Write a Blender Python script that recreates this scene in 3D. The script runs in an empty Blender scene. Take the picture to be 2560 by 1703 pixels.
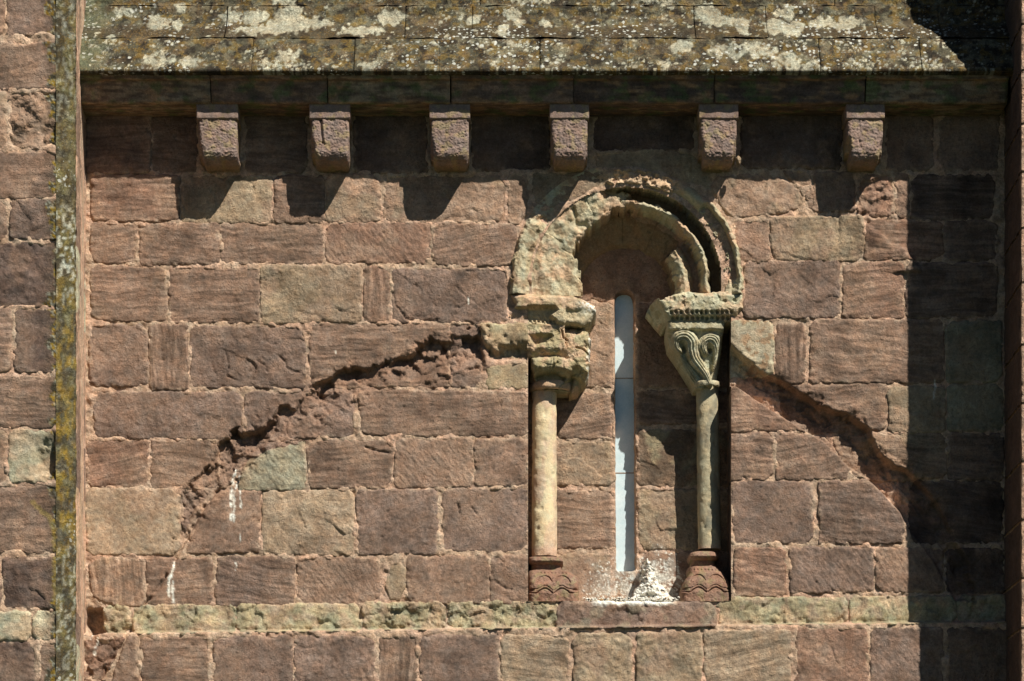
import bpy, math, random
import numpy as np

# ------------------------------------------------------------------ units
# Lengths below are given in "u": 1 u = 2 mm (500 u per metre).  ax, ay = position
# of a point on the plane that lies D0 u in front of the wall face.
ZC, CX, CY, PPM = 7500.0, 1280.0, 2370.0, 500.0
CAM_H = 1.6
sc = bpy.context.scene
COL = sc.collection

# ------------------------------------------------------------------ camera
cam = bpy.data.cameras.new('camera'); cam_o = bpy.data.objects.new('camera', cam); COL.objects.link(cam_o)
cam_o.location = (0, -ZC/PPM, CAM_H); cam_o.rotation_euler = (math.radians(90), 0, 0)
cam.sensor_width = 36; cam.lens = 36*(ZC/PPM)/(2560/PPM)
cam.shift_y = (CY-851.5)/2560
cam.clip_end = 500
sc.camera = cam_o

# ------------------------------------------------------------------ light
SX, SZ = 0.78, 1.42                     # sun ray per unit into the wall: left, down
n = math.sqrt(SX*SX+SZ*SZ+1)
elev = math.asin(SZ/n)
world = bpy.data.worlds.new('World'); sc.world = world; world.use_nodes = True
wn = world.node_tree; wn.nodes.clear()
sky = wn.nodes.new('ShaderNodeTexSky'); sky.sky_type = 'NISHITA'; sky.sun_disc = False
sky.sun_elevation = elev
sky.sun_rotation = math.atan2(SX, -1.0)
sky.air_density = 0.45; sky.dust_density = 0.1; sky.ozone_density = 1.0; sky.altitude = 1500
bg = wn.nodes.new('ShaderNodeBackground'); bg.inputs['Strength'].default_value = 0.05
wo = wn.nodes.new('ShaderNodeOutputWorld')
wn.links.new(sky.outputs[0], bg.inputs[0]); wn.links.new(bg.outputs[0], wo.inputs[0])
sun = bpy.data.lights.new('sun', 'SUN'); sun.energy = 5.0; sun.angle = math.radians(0.5)
sun.color = (1.0, 0.955, 0.88)
sun_o = bpy.data.objects.new('sun', sun); COL.objects.link(sun_o)
from mathutils import Vector
sun_o.rotation_euler = Vector((-SX, 1.0, -SZ)).to_track_quat('-Z', 'Y').to_euler()
sun_o.location = (8, -10, 16)
sc.view_settings.view_transform = 'Standard'; sc.view_settings.look = 'None'
sc.view_settings.exposure = 0.27; sc.view_settings.gamma = 1.0
sc.view_settings.use_curve_mapping = False
sc.cycles.max_bounces = 4; sc.cycles.diffuse_bounces = 2; sc.cycles.glossy_bounces = 1
K = 1.0                                 # scale from wanted sunlit look to surface colour

# ------------------------------------------------------------------ noise
def _h(ix, iy, seed):
    ix = ix.astype(np.int64).astype(np.uint64); iy = iy.astype(np.int64).astype(np.uint64)
    M = np.uint64(0xffffffff)
    h = (ix*np.uint64(374761393) + iy*np.uint64(668265263) + np.uint64(seed*1442695 + 97)) & M
    h = ((h ^ (h >> np.uint64(13))) * np.uint64(1274126177)) & M
    h = ((h ^ (h >> np.uint64(16))) * np.uint64(2246822519)) & M
    h = h ^ (h >> np.uint64(15))
    return h.astype(np.float64)/4294967296.0
def pn(x, y, seed=0):
    x, y = np.broadcast_arrays(np.asarray(x, float), np.asarray(y, float))
    ix = np.floor(x); iy = np.floor(y); fx = x-ix; fy = y-iy
    u = fx*fx*fx*(fx*(fx*6-15)+10); v = fy*fy*fy*(fy*(fy*6-15)+10)
    def g(a, b):
        t = _h(ix+a, iy+b, seed)*2*np.pi
        return np.cos(t)*(fx-a)+np.sin(t)*(fy-b)
    a = g(0, 0)*(1-u)+g(1, 0)*u; b = g(0, 1)*(1-u)+g(1, 1)*u
    return (a*(1-v)+b*v)*1.5
def fbm(x, y, s, o=4, seed=0, gain=.5):
    r = 0; a = 1.; f = 1./s
    for k in range(o):
        r = r + a*pn(x*f+k*17.3, y*f-k*9.1, seed+k*7); a *= gain; f *= 2.03
    return r
def worley(x, y, s, seed=0, jit=1.0):
    x = np.asarray(x, float)/s; y = np.asarray(y, float)/s
    ix = np.floor(x); iy = np.floor(y)
    d1 = np.full(x.shape, 9.); d2 = np.full(x.shape, 9.); cx = np.zeros(x.shape); cy = np.zeros(x.shape); ci = np.zeros(x.shape)
    for a in (-1, 0, 1):
        for b in (-1, 0, 1):
            px = ix+a+.5+(_h(ix+a, iy+b, seed)-.5)*jit; py = iy+b+.5+(_h(ix+a, iy+b, seed+5)-.5)*jit
            d = np.hypot(x-px, y-py); m = d < d1
            d2 = np.where(m, d1, np.minimum(d2, d)); d1 = np.where(m, d, d1)
            cx = np.where(m, px, cx); cy = np.where(m, py, cy); ci = np.where(m, _h(ix+a, iy+b, seed+11), ci)
    return d1, d2, x-cx, y-cy, ci
def facet(x, y, s, seed=0):
    """broken-stone facets, about -1..1"""
    wx = x+s*.3*fbm(x, y, s*1.2, 2, seed+31); wy = y+s*.3*fbm(x, y, s*1.2, 2, seed+41)
    d1, d2, dx, dy, ci = worley(wx, wy, s, seed)
    ang = ci*40.0; g = .5+.9*((ci*57.3) % 1)
    return (ci-.5)*1.1+g*(dx*np.cos(ang)+dy*np.sin(ang))
def ss(a, b, x):
    t = np.clip((x-a)/(b-a), 0, 1); return t*t*(3-2*t)
def sdpoly(X, Y, P):
    d = np.full(X.shape, 1e9); ins = np.zeros(X.shape, bool); n = len(P)
    for i in range(n):
        ax, ay = P[i]; bx, by = P[(i+1) % n]
        ex, ey = bx-ax, by-ay; wx, wy = X-ax, Y-ay
        t = np.clip((wx*ex+wy*ey)/(ex*ex+ey*ey+1e-9), 0, 1)
        d = np.minimum(d, np.hypot(wx-ex*t, wy-ey*t))
        c = (ay > Y) != (by > Y)
        with np.errstate(divide='ignore', invalid='ignore'):
            ins ^= c & (X < (bx-ax)*(Y-ay)/(by-ay+1e-12)+ax)
    return np.where(ins, -d, d)
def sdline(X, Y, P, want_t=False):
    d = np.full(X.shape, 1e9); T = np.zeros(X.shape); S = np.zeros(X.shape); L = 0
    for i in range(len(P)-1):
        ax, ay = P[i]; bx, by = P[i+1]; ex, ey = bx-ax, by-ay; l = math.hypot(ex, ey)
        wx, wy = X-ax, Y-ay; t = np.clip((wx*ex+wy*ey)/(l*l+1e-9), 0, 1)
        q = np.hypot(wx-ex*t, wy-ey*t); m = q < d
        d = np.where(m, q, d); T = np.where(m, L+t*l, T); S = np.where(m, (ex*wy-ey*wx)/(l+1e-9), S); L += l
    return (d, T, S, L) if want_t else d
def smooth_line(P, k=6):
    """Catmull-Rom"""
    P = [np.array(p, float) for p in P]; Q = [P[0]]+P+[P[-1]]; out = []
    for i in range(1, len(Q)-2):
        for j in range(k):
            t = j/k; a, b, c, d = Q[i-1], Q[i], Q[i+1], Q[i+2]
            out.append(tuple(.5*((2*b)+(c-a)*t+(2*a-5*b+4*c-d)*t*t+(3*b-a-3*c+d)*t**3)))
    out.append(tuple(P[-1])); return out

# ------------------------------------------------------------------ colour
def lin(c):
    c = np.array(c, float)/255.; return np.where(c <= .04045, c/12.92, ((c+.055)/1.055)**2.4)/K
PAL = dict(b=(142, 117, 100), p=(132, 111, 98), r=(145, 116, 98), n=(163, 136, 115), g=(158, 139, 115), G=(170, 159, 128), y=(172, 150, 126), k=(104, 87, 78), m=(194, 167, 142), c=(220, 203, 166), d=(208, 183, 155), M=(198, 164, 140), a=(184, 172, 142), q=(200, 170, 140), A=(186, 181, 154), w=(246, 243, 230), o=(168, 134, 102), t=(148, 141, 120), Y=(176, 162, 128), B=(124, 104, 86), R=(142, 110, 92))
PAL = {k: lin(v) for k, v in PAL.items()}
def mixc(a, b, t):
    t = np.clip(t, 0, 1)[..., None]; return a*(1-t)+b*t
def solid(X, c):
    return np.broadcast_to(PAL[c] if isinstance(c, str) else c, X.shape+(3,)).copy()

# ------------------------------------------------------------------ materials
def nodes_of(m):
    m.use_nodes = True; nt = m.node_tree; nt.nodes.clear()
    out = nt.nodes.new('ShaderNodeOutputMaterial'); bs = nt.nodes.new('ShaderNodeBsdfPrincipled')
    nt.links.new(bs.outputs[0], out.inputs[0]); return nt, bs
def N(nt, t, **kw):
    x = nt.nodes.new(t)
    for k, v in kw.items():
        if k in x.inputs: x.inputs[k].default_value = v
        else: setattr(x, k, v)
    return x
def math_(nt, op, a, b=None, c=None, clamp=False):
    x = nt.nodes.new('ShaderNodeMath'); x.operation = op; x.use_clamp = clamp
    for i, v in enumerate((a, b, c)):
        if v is None: continue
        if isinstance(v, (int, float)): x.inputs[i].default_value = v
        else: nt.links.new(v, x.inputs[i])
    return x.outputs[0]
def mixrgb(nt, mode, fac, a, b):
    x = nt.nodes.new('ShaderNodeMix'); x.data_type = 'RGBA'; x.blend_type = mode
    for i, v in ((0, fac), (6, a), (7, b)):
        if isinstance(v, (int, float)): x.inputs[i].default_value = v
        elif isinstance(v, tuple): x.inputs[i].default_value = (*v, 1)
        else: nt.links.new(v, x.inputs[i])
    return x.outputs[2]
def noise(nt, vec, scale, det=4, rough=.55, dist=0):
    x = N(nt, 'ShaderNodeTexNoise', Scale=scale, Detail=det, Roughness=rough, Distortion=dist)
    nt.links.new(vec, x.inputs['Vector']); return x.outputs[0]
def ramp(nt, v, a, b, lo=0., hi=1.):
    x = nt.nodes.new('ShaderNodeMapRange'); x.inputs[1].default_value = a; x.inputs[2].default_value = b
    x.inputs[3].default_value = lo; x.inputs[4].default_value = hi; nt.links.new(v, x.inputs[0]); return x.outputs[0]

def stone_material(name, grain=.0034, pit=.005, streak=.0036, tool=.003, var=.45, rough=.92, lichen=False):
    m = bpy.data.materials.new(name); nt, bs = nodes_of(m)
    pos = nt.nodes.new('ShaderNodeNewGeometry').outputs['Position']
    col = N(nt, 'ShaderNodeAttribute', attribute_name='col').outputs['Color']
    buv = N(nt, 'ShaderNodeAttribute', attribute_name='buv').outputs['Vector']
    tuv = N(nt, 'ShaderNodeAttribute', attribute_name='tuv').outputs['Vector']
    prm = nt.nodes.new('ShaderNodeSeparateXYZ'); nt.links.new(N(nt, 'ShaderNodeAttribute', attribute_name='prm').outputs['Vector'], prm.inputs[0])
    bsn, tsn, rsn = prm.outputs
    n1 = noise(nt, pos, 9, 4, .65); n2 = noise(nt, pos, 110, 3, .75); n3 = noise(nt, pos, 330, 1, .6)
    st = noise(nt, buv, 42, 3, .62); tl = noise(nt, tuv, 60, 2, .6)
    vor = N(nt, 'ShaderNodeTexVoronoi', Scale=95.0); nt.links.new(pos, vor.inputs['Vector'])
    pits = ramp(nt, vor.outputs['Distance'], .0, .28, 0, 1)
    pm = ramp(nt, n1, .5, .6)
    pits = math_(nt, 'MAXIMUM', pits, math_(nt, 'SUBTRACT', 1.0, pm))
    v = math_(nt, 'MULTIPLY', ramp(nt, n1, .3, .7, 1-var*.6, 1+var*.5), ramp(nt, n2, .3, .7, 1-var*.55, 1+var*.5))
    n4 = noise(nt, pos, 48, 3, .7)
    v = math_(nt, 'MULTIPLY', v, ramp(nt, n3, .3, .7, .86, 1.13))
    v = math_(nt, 'MULTIPLY', v, ramp(nt, n4, .32, .68, 1-var*.5, 1+var*.42))
    sv = ramp(nt, st, .38, .62, -.34, .16); sv = math_(nt, 'MULTIPLY_ADD', sv, bsn, 1.0)
    v = math_(nt, 'MULTIPLY', v, sv)
    v = math_(nt, 'MULTIPLY', v, math_(nt, 'MULTIPLY_ADD', pits, .3, .7))
    vc = nt.nodes.new('ShaderNodeCombineColor')
    for i in range(3): nt.links.new(v, vc.inputs[i])
    c = mixrgb(nt, 'MULTIPLY', 1.0, col, vc.outputs[0])
    hue = mixrgb(nt, 'MIX', ramp(nt, noise(nt, pos, 17, 3, .65), .35, .68), (1.08, .99, .90), (.95, 1.01, 1.03))
    c = mixrgb(nt, 'MULTIPLY', 1.0, c, hue)
    # pale grains
    sp = ramp(nt, noise(nt, pos, 210, 1, .5), .73, .78)
    c = mixrgb(nt, 'MIX', math_(nt, 'MULTIPLY', sp, .35), c, (.62, .55, .45))
    hgt = math_(nt, 'MULTIPLY', n2, grain)
    hgt = math_(nt, 'MULTIPLY_ADD', n3, grain*.45, hgt)
    hgt = math_(nt, 'MULTIPLY_ADD', pits, pit, hgt)
    hgt = math_(nt, 'MULTIPLY_ADD', math_(nt, 'MULTIPLY', st, bsn), streak, hgt)
    hgt = math_(nt, 'MULTIPLY_ADD', math_(nt, 'MULTIPLY', tl, tsn), tool, hgt)
    cover = ramp(nt, n1, .40, .60, .25, 1.1)
    hgt = math_(nt, 'MULTIPLY_ADD', math_(nt, 'MULTIPLY', math_(nt, 'MULTIPLY', n4, cover), math_(nt, 'MULTIPLY_ADD', rsn, 1.0, .28)), .0095, hgt)
    if lichen:
        w = N(nt, 'ShaderNodeVectorMath', operation='MULTIPLY_ADD'); nt.links.new(pos, w.inputs[0]); w.inputs[1].default_value = (1, 1, 1)
        wn_ = N(nt, 'ShaderNodeTexNoise', Scale=60., Detail=3.); nt.links.new(pos, wn_.inputs['Vector'])
        sc_ = N(nt, 'ShaderNodeVectorMath', operation='SCALE'); nt.links.new(wn_.outputs['Color'], sc_.inputs[0]); sc_.inputs['Scale'].default_value = .018
        nt.links.new(sc_.outputs[0], w.inputs[2]); wp = w.outputs[0]
        for scale, thr, cc, msk, f in ((150, .34, (.24, .13, .03), (5, .48, .64), .6), (95, .30, (.28, .16, .03), (3.2, .54, .68), .6),
                                       (210, .30, (.035, .03, .025), (6, .42, .58), .8), (120, .27, (.42, .42, .36), (7, .5, .65), .35),
                                       (44, .29, (.56, .56, .48), (2.6, .5, .6), .95)):
            vo = N(nt, 'ShaderNodeTexVoronoi', Scale=float(scale)); nt.links.new(wp, vo.inputs['Vector'])
            rr = nt.nodes.new('ShaderNodeSeparateColor'); nt.links.new(vo.outputs['Color'], rr.inputs[0])
            th = math_(nt, 'MULTIPLY', rr.outputs[0], thr*1.7)
            inside = math_(nt, 'MULTIPLY', math_(nt, 'SUBTRACT', th, vo.outputs['Distance']), 14, clamp=True)
            mk = ramp(nt, noise(nt, pos, msk[0], 4, .6), msk[1], msk[2])
            fac = math_(nt, 'MULTIPLY', math_(nt, 'MULTIPLY', inside, mk), math_(nt, 'MULTIPLY', rsn, f))
            c = mixrgb(nt, 'MIX', fac, c, cc)
    nt.links.new(c, bs.inputs['Base Color']); bs.inputs['Roughness'].default_value = rough
    bs.inputs['Specular IOR Level'].default_value = .25
    bp = N(nt, 'ShaderNodeBump', Strength=1.0, Distance=1.0); nt.links.new(hgt, bp.inputs['Height']); nt.links.new(bp.outputs[0], bs.inputs['Normal'])
    return m
MAT = dict(stone=stone_material('sandstone'),
           mortar=stone_material('lime_mortar', grain=.004, pit=.008, var=.45),
           carved=stone_material('carved_sandstone', grain=.0024, pit=.003, var=.34),
           shaft=stone_material('shaft_stone', grain=.0010, pit=.0010, var=.16),
           lichen=stone_material('lichen_stone', grain=.003, pit=.003, var=.7, lichen=True),
           )
m = bpy.data.materials.new('bird_lime'); nt, bs = nodes_of(m)
pos = nt.nodes.new('ShaderNodeNewGeometry').outputs['Position']; col = N(nt, 'ShaderNodeAttribute', attribute_name='col').outputs['Color']
dn = noise(nt, pos, 120, 3, .7)
nt.links.new(mixrgb(nt, 'MULTIPLY', .6, col, mixrgb(nt, 'MIX', ramp(nt, dn, .35, .6), (.8, .74, .62), (1, 1, 1))), bs.inputs['Base Color']); bs.inputs['Roughness'].default_value = .9
bp = N(nt, 'ShaderNodeBump', Strength=.8, Distance=.004); nt.links.new(dn, bp.inputs['Height']); nt.links.new(bp.outputs[0], bs.inputs['Normal'])
MAT['dropping'] = m
m = bpy.data.materials.new('window_glass'); nt, bs = nodes_of(m)
pos = nt.nodes.new('ShaderNodeNewGeometry').outputs['Position']
gn = noise(nt, pos, 16, 5, .6); gd = noise(nt, pos, 120, 3, .7)
gc = mixrgb(nt, 'MIX', ramp(nt, gn, .35, .65), (.60, .75, .77), (.76, .86, .86))
gc = mixrgb(nt, 'MULTIPLY', .5, gc, mixrgb(nt, 'MIX', ramp(nt, gd, .3, .7), (.75, .78, .78), (1, 1, 1)))
nt.links.new(gc, bs.inputs['Base Color']); bs.inputs['Roughness'].default_value = .22
bp = N(nt, 'ShaderNodeBump', Strength=.35, Distance=.004); nt.links.new(gn, bp.inputs['Height']); nt.links.new(bp.outputs[0], bs.inputs['Normal'])
MAT['glass'] = m
m = bpy.data.materials.new('grass'); nt, bs = nodes_of(m)
pos = nt.nodes.new('ShaderNodeNewGeometry').outputs['Position']
nt.links.new(mixrgb(nt, 'MIX', ramp(nt, noise(nt, pos, 3, 6), .35, .65), (.022, .036, .012), (.036, .05, .02)), bs.inputs['Base Color'])
bs.inputs['Roughness'].default_value = 1.0; MAT['grass'] = m

# ------------------------------------------------------------------ objects
def thing(name, label, cat, loc=(0, 0, 0), group=None):
    o = bpy.data.objects.new(name, None); COL.objects.link(o); o.location = loc
    o.empty_display_size = .1
    o['label'] = label; o['category'] = cat
    if group: o['group'] = group
    return o
def link_mesh(name, me, parent=None, origin=(0, 0, 0)):
    o = bpy.data.objects.new(name, me); COL.objects.link(o); o.location = origin
    if parent is not None:
        o.parent = parent; w = Vector((0, 0, 0)); p = parent
        while p is not None: w += p.location; p = p.parent
        o.location = Vector(origin)-w
    return o
def build_grid(name, V, mask, mat, parent, col, buv=None, tuv=None, prm=(0, 0, 0), kind=None):
    """V (ny,nx,3) metres, mask (ny,nx) vertex validity (a cell needs all 4)."""
    ny, nx = V.shape[:2]
    if mask is None: mask = np.ones((ny, nx), bool)
    cell = mask[:-1, :-1] & mask[1:, :-1] & mask[:-1, 1:] & mask[1:, 1:]
    if not cell.any(): return None
    idx = np.arange(ny*nx).reshape(ny, nx)
    q = np.stack([idx[:-1, :-1], idx[1:, :-1], idx[1:, 1:], idx[:-1, 1:]], -1)[cell]
    used = np.unique(q); remap = np.zeros(ny*nx, np.int64); remap[used] = np.arange(len(used)); q = remap[q]
    v = V.reshape(-1, 3)[used]
    org = (v.min(0)+v.max(0))/2
    me = bpy.data.meshes.new(name)
    me.vertices.add(len(v)); me.vertices.foreach_set('co', (v-org).astype(np.float32).ravel())
    nf = len(q); me.loops.add(nf*4); me.loops.foreach_set('vertex_index', q.astype(np.int32).ravel())
    me.polygons.add(nf); me.polygons.foreach_set('loop_start', np.arange(0, nf*4, 4, dtype=np.int32))
    me.polygons.foreach_set('use_smooth', np.ones(nf, bool))
    me.update(calc_edges=True)
    a = me.attributes.new('col', 'FLOAT_COLOR', 'POINT')
    c4 = np.ones((len(v), 4), np.float32); c4[:, :3] = np.clip(col.reshape(-1, 3)[used], 0, .92); a.data.foreach_set('color', c4.ravel())
    for nm, arr in (('buv', buv), ('tuv', tuv)):
        if arr is None: continue
        a = me.attributes.new(nm, 'FLOAT_VECTOR', 'POINT'); a.data.foreach_set('vector', arr.reshape(-1, 3)[used].astype(np.float32).ravel())
    a = me.attributes.new('prm', 'FLOAT_VECTOR', 'POINT')
    if isinstance(prm, tuple): p = np.broadcast_to(np.array(prm, float), (len(v), 3))
    else: p = prm.reshape(-1, 3)[used]
    a.data.foreach_set('vector', p.astype(np.float32).ravel())
    me.materials.append(MAT[mat])
    o = link_mesh(name, me, parent, tuple(org))
    if kind: o['kind'] = kind
    return o
def W(ax, ay, d, D0):
    f = (ZC-D0)/ZC
    ax, ay, d = np.broadcast_arrays(np.asarray(ax, float), np.asarray(ay, float), np.asarray(d, float))
    return np.stack([(ax-CX)*f/PPM, -d/PPM, CAM_H+(CY-ay)*f/PPM], -1)
def wy(ay, d):      # height on the wall plane of a point seen at ay when d in front of it
    return CY-(CY-ay)*(ZC-d)/ZC
def rot_uv(X, Y, ang, sx, sy, seed):
    c, s = math.cos(ang), math.sin(ang)
    u = (X*c+Y*s)/PPM; v = (-X*s+Y*c)/PPM
    return np.stack([u*sx, v*sy, np.full(X.shape, seed*1.37)], -1)

# ------------------------------------------------------------------ relief of the big scars in the wall
SCL_U = [(1205, 838), (1150, 835), (1094, 845), (1040, 884), (967, 904), (891, 923), (800, 958), (745, 1000), (690, 1035), (611, 1078), (550, 1105), (530, 1150), (497, 1190), (462, 1235), (450, 1300), (440, 1360)]
SCL_L = [(1210, 905), (1181, 915), (1100, 945), (960, 968), (905, 985), (800, 1050), (740, 1095), (640, 1140), (590, 1185), (560, 1222), (497, 1291), (459, 1360)]
SCR_U = [(1806, 840), (1845, 882), (1875, 905), (1905, 932), (1964, 959), (2043, 1010), (2123, 1039), (2174, 1072), (2192, 1127), (2230, 1161), (2276, 1180), (2340, 1260), (2400, 1370), (2440, 1500)]
SCR_L = [(1812, 960), (1840, 963), (2007, 1072), (2058, 1100), (2123, 1165), (2181, 1203), (2253, 1280), (2268, 1310), (2334, 1400), (2390, 1500)]
def scar(X, Y):
    """returns (depth offset, roughness mask)"""
    H = np.zeros(X.shape); Rm = np.zeros(X.shape)
    m = (X > 420) & (X < 1225) & (Y > 800) & (Y < 1380)
    if m.any():
        x, y = X[m], Y[m]
        jx = 9*fbm(x, y, 60, 3, 301)+9*facet(x, y, 38, 307); jy = 14*fbm(x, y, 80, 2, 302)+15*facet(x, y, 42, 303)+2.5*facet(x, y, 15, 304)
        sd = sdpoly(x+jx, y+jy, SCL_U+SCL_L[::-1])
        dU = sdline(x+jx, y+jy, SCL_U); dL = sdline(x, y, SCL_L); t = dU/(dU+dL+1e-6)
        A = 27+14*fbm(x, y, 70, 2, 305)+16*facet(x, y, 40, 306)+2*facet(x, y, 18, 308)
        A = A*np.interp(x, [430, 500, 560, 600, 660, 700, 770, 800, 960, 1100, 1200], [.4, .45, .8, 1.5, 1.3, .45, .3, .95, 1.1, 1.0, 1.3]); d = np.clip(A, 6, 48)*np.power(1-t, .8)*ss(3, -3, sd)
        r = ss(40, -6, sd)
        r = r*np.interp(x, [430, 560, 640], [.45, .55, 1]); ch = (facet((x+y*.5)*.8, (y-x*.5)*1.25, 30, 311)*5.5+facet(x, y, 13, 313)*.9)*r*ss(.0, .25, fbm(x, y, 60, 2, 312)+.3*(sd < 10)+.05)
        H[m] = -d+np.minimum(ch-2*r, 1.0); Rm[m] = r
    m = (X > 1795) & (X < 2480) & (Y > 820) & (Y < 1520)
    if m.any():
        x, y = X[m], Y[m]
        j = 5*fbm(x, y, 50, 3, 321)+13*facet(x, y, 36, 323)+5*facet(x, y, 14, 324)
        up = ss(1850, 1960, x)*.8+.2
        k = .5*fbm(x, y, 40, 2, 329)*4
        dU0 = sdline(x, y, SCR_U); dL0 = sdline(x, y, SCR_L); wgt = dL0/(dU0+dL0+1e-6)
        sd = sdpoly(x+j*up*wgt+k, y+j*up*wgt*.8, SCR_U+SCR_L[::-1])
        A = 44+5*fbm(x, y, 60, 3, 325)+3*facet(x, y, 24, 326)-18*ss(2200, 2330, x)
        d = A*ss(4, -4, sd)
        r = ss(30, 0, sd)*(sd < 30)*(dU0 < dL0)
        H[m] += -d+np.minimum(facet(x, y, 30, 327)*7+facet(x, y, 12, 328)*2-2, 1)*r; Rm[m] = np.maximum(Rm[m], r*.8)
    # small broken arris upper right, below the last corbel
    m = (X > 2100) & (X < 2300) & (Y > 430) & (Y < 680)
    if m.any():
        x, y = X[m], Y[m]; q = sdline(x+4*fbm(x, y, 20, 3, 331), y, [(2145, 528), (2160, 560), (2205, 590), (2228, 612), (2262, 622), (2290, 660)], True)
        H[m] += 13*ss(7, -7, -q[2])*np.exp(-(q[0]/55)**2)
    return H, Rm
CRACK = [[(547, 1226), (520, 1258), (497, 1291), (475, 1330), (459, 1360), (440, 1400), (428, 1421), (400, 1465), (363, 1513), (335, 1560), (300, 1630), (268, 1674), (250, 1720)]]
CRACKS = [([(567, 884), (570, 915), (566, 940), (590, 950)], 5), ([(643, 902), (665, 915), (669, 932)], 4), ([(698, 890), (712, 905), (722, 925), (750, 932)], 5),
          ([(655, 847), (668, 855), (690, 862)], 2.5), ([(528, 905), (537, 935)], 3),
          ([(982, 730), (990, 765), (1015, 795), (1045, 803), (1095, 800)], 5), ([(1130, 772), (1155, 768), (1168, 757)], 4), ([(1142, 715), (1152, 730), (1180, 752), (1200, 765)], 3),
          ([(1035, 712), (1050, 720), (1052, 730)], 2.5), ([(836, 770), (860, 782), (885, 770)], 3.5), ([(1145, 1260), (1148, 1288)], 5), ([(1179, 1268), (1190, 1283)], 4),
          ([(915, 1118), (945, 1128), (975, 1132)], 6), ([(1252, 1008), (1252, 1024)], 4), ([(1235, 1450), (1262, 1470), (1280, 1475)], 4)]
def cracks(X, Y):
    H = np.zeros(X.shape)
    for P, dep in CRACKS:
        xs = [p[0] for p in P]; ys = [p[1] for p in P]
        m = (X > min(xs)-9) & (X < max(xs)+9) & (Y > min(ys)-9) & (Y < max(ys)+9)
        if m.any():
            x, y = X[m], Y[m]
            H[m] -= dep*ss(3.4, .5, sdline(x+2.5*fbm(x, y, 12, 2, 341), y+2.5*fbm(x, y, 12, 2, 342), P))
    m = (X > 235) & (X < 570) & (Y > 1200) & (Y < 1740)
    if m.any():
        x, y = X[m], Y[m]; q = sdline(x+3*fbm(x, y, 22, 2, 343), y+2*fbm(x, y, 22, 2, 344), CRACK[0], True)
        H[m] += -12*ss(6, .5, q[0])*ss(-.5, 0, fbm(x, y, 40, 2, 345)) + 5*ss(-6, 6, -q[2])*np.exp(-(q[0]/60)**2)
    return H
def line_y(base, x): return base-(x-215)*30/2300.
def base_depth(X, Y):
    yl = line_y(1590, X)
    return 34*ss(-9, -1, Y-yl)
STREAKS = [([(588, 1175), (580, 1215), (578, 1300)], 3.0), ([(600, 1190), (586, 1225), (584, 1305)], 2.5), ([(600, 1335), (602, 1352)], 2.5),
           ([(438, 1405), (425, 1450), (422, 1490)], 4.0), ([(432, 1455), (434, 1505)], 3.2), ([(600, 1225), (603, 1270)], 2), ([(590, 1408), (588, 1425)], 2),
           ([(250, 1600), (240, 1640)], 3), ([(236, 1590), (234, 1600)], 3), ([(2336, 950), (2337, 975), (2332, 998)], 2.2), ([(1170, 745), (1172, 760)], 2), ([(838, 878), (839, 886)], 2)]
def streaks(X, Y, C):
    for P, w in STREAKS:
        xs = [p[0] for p in P]; ys = [p[1] for p in P]
        m = (X > min(xs)-15) & (X < max(xs)+15) & (Y > min(ys)-15) & (Y < max(ys)+15)
        if m.any():
            x, y = X[m], Y[m]; q = sdline(x+3*fbm(x, y, 15, 2, 351), y, P)
            k = ss(w+1.5, w-2, q+4*np.maximum(0, fbm(x, y, 14, 3, 352)))
            C[m] = mixc(C[m], PAL['w'], k)
    return C

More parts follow.
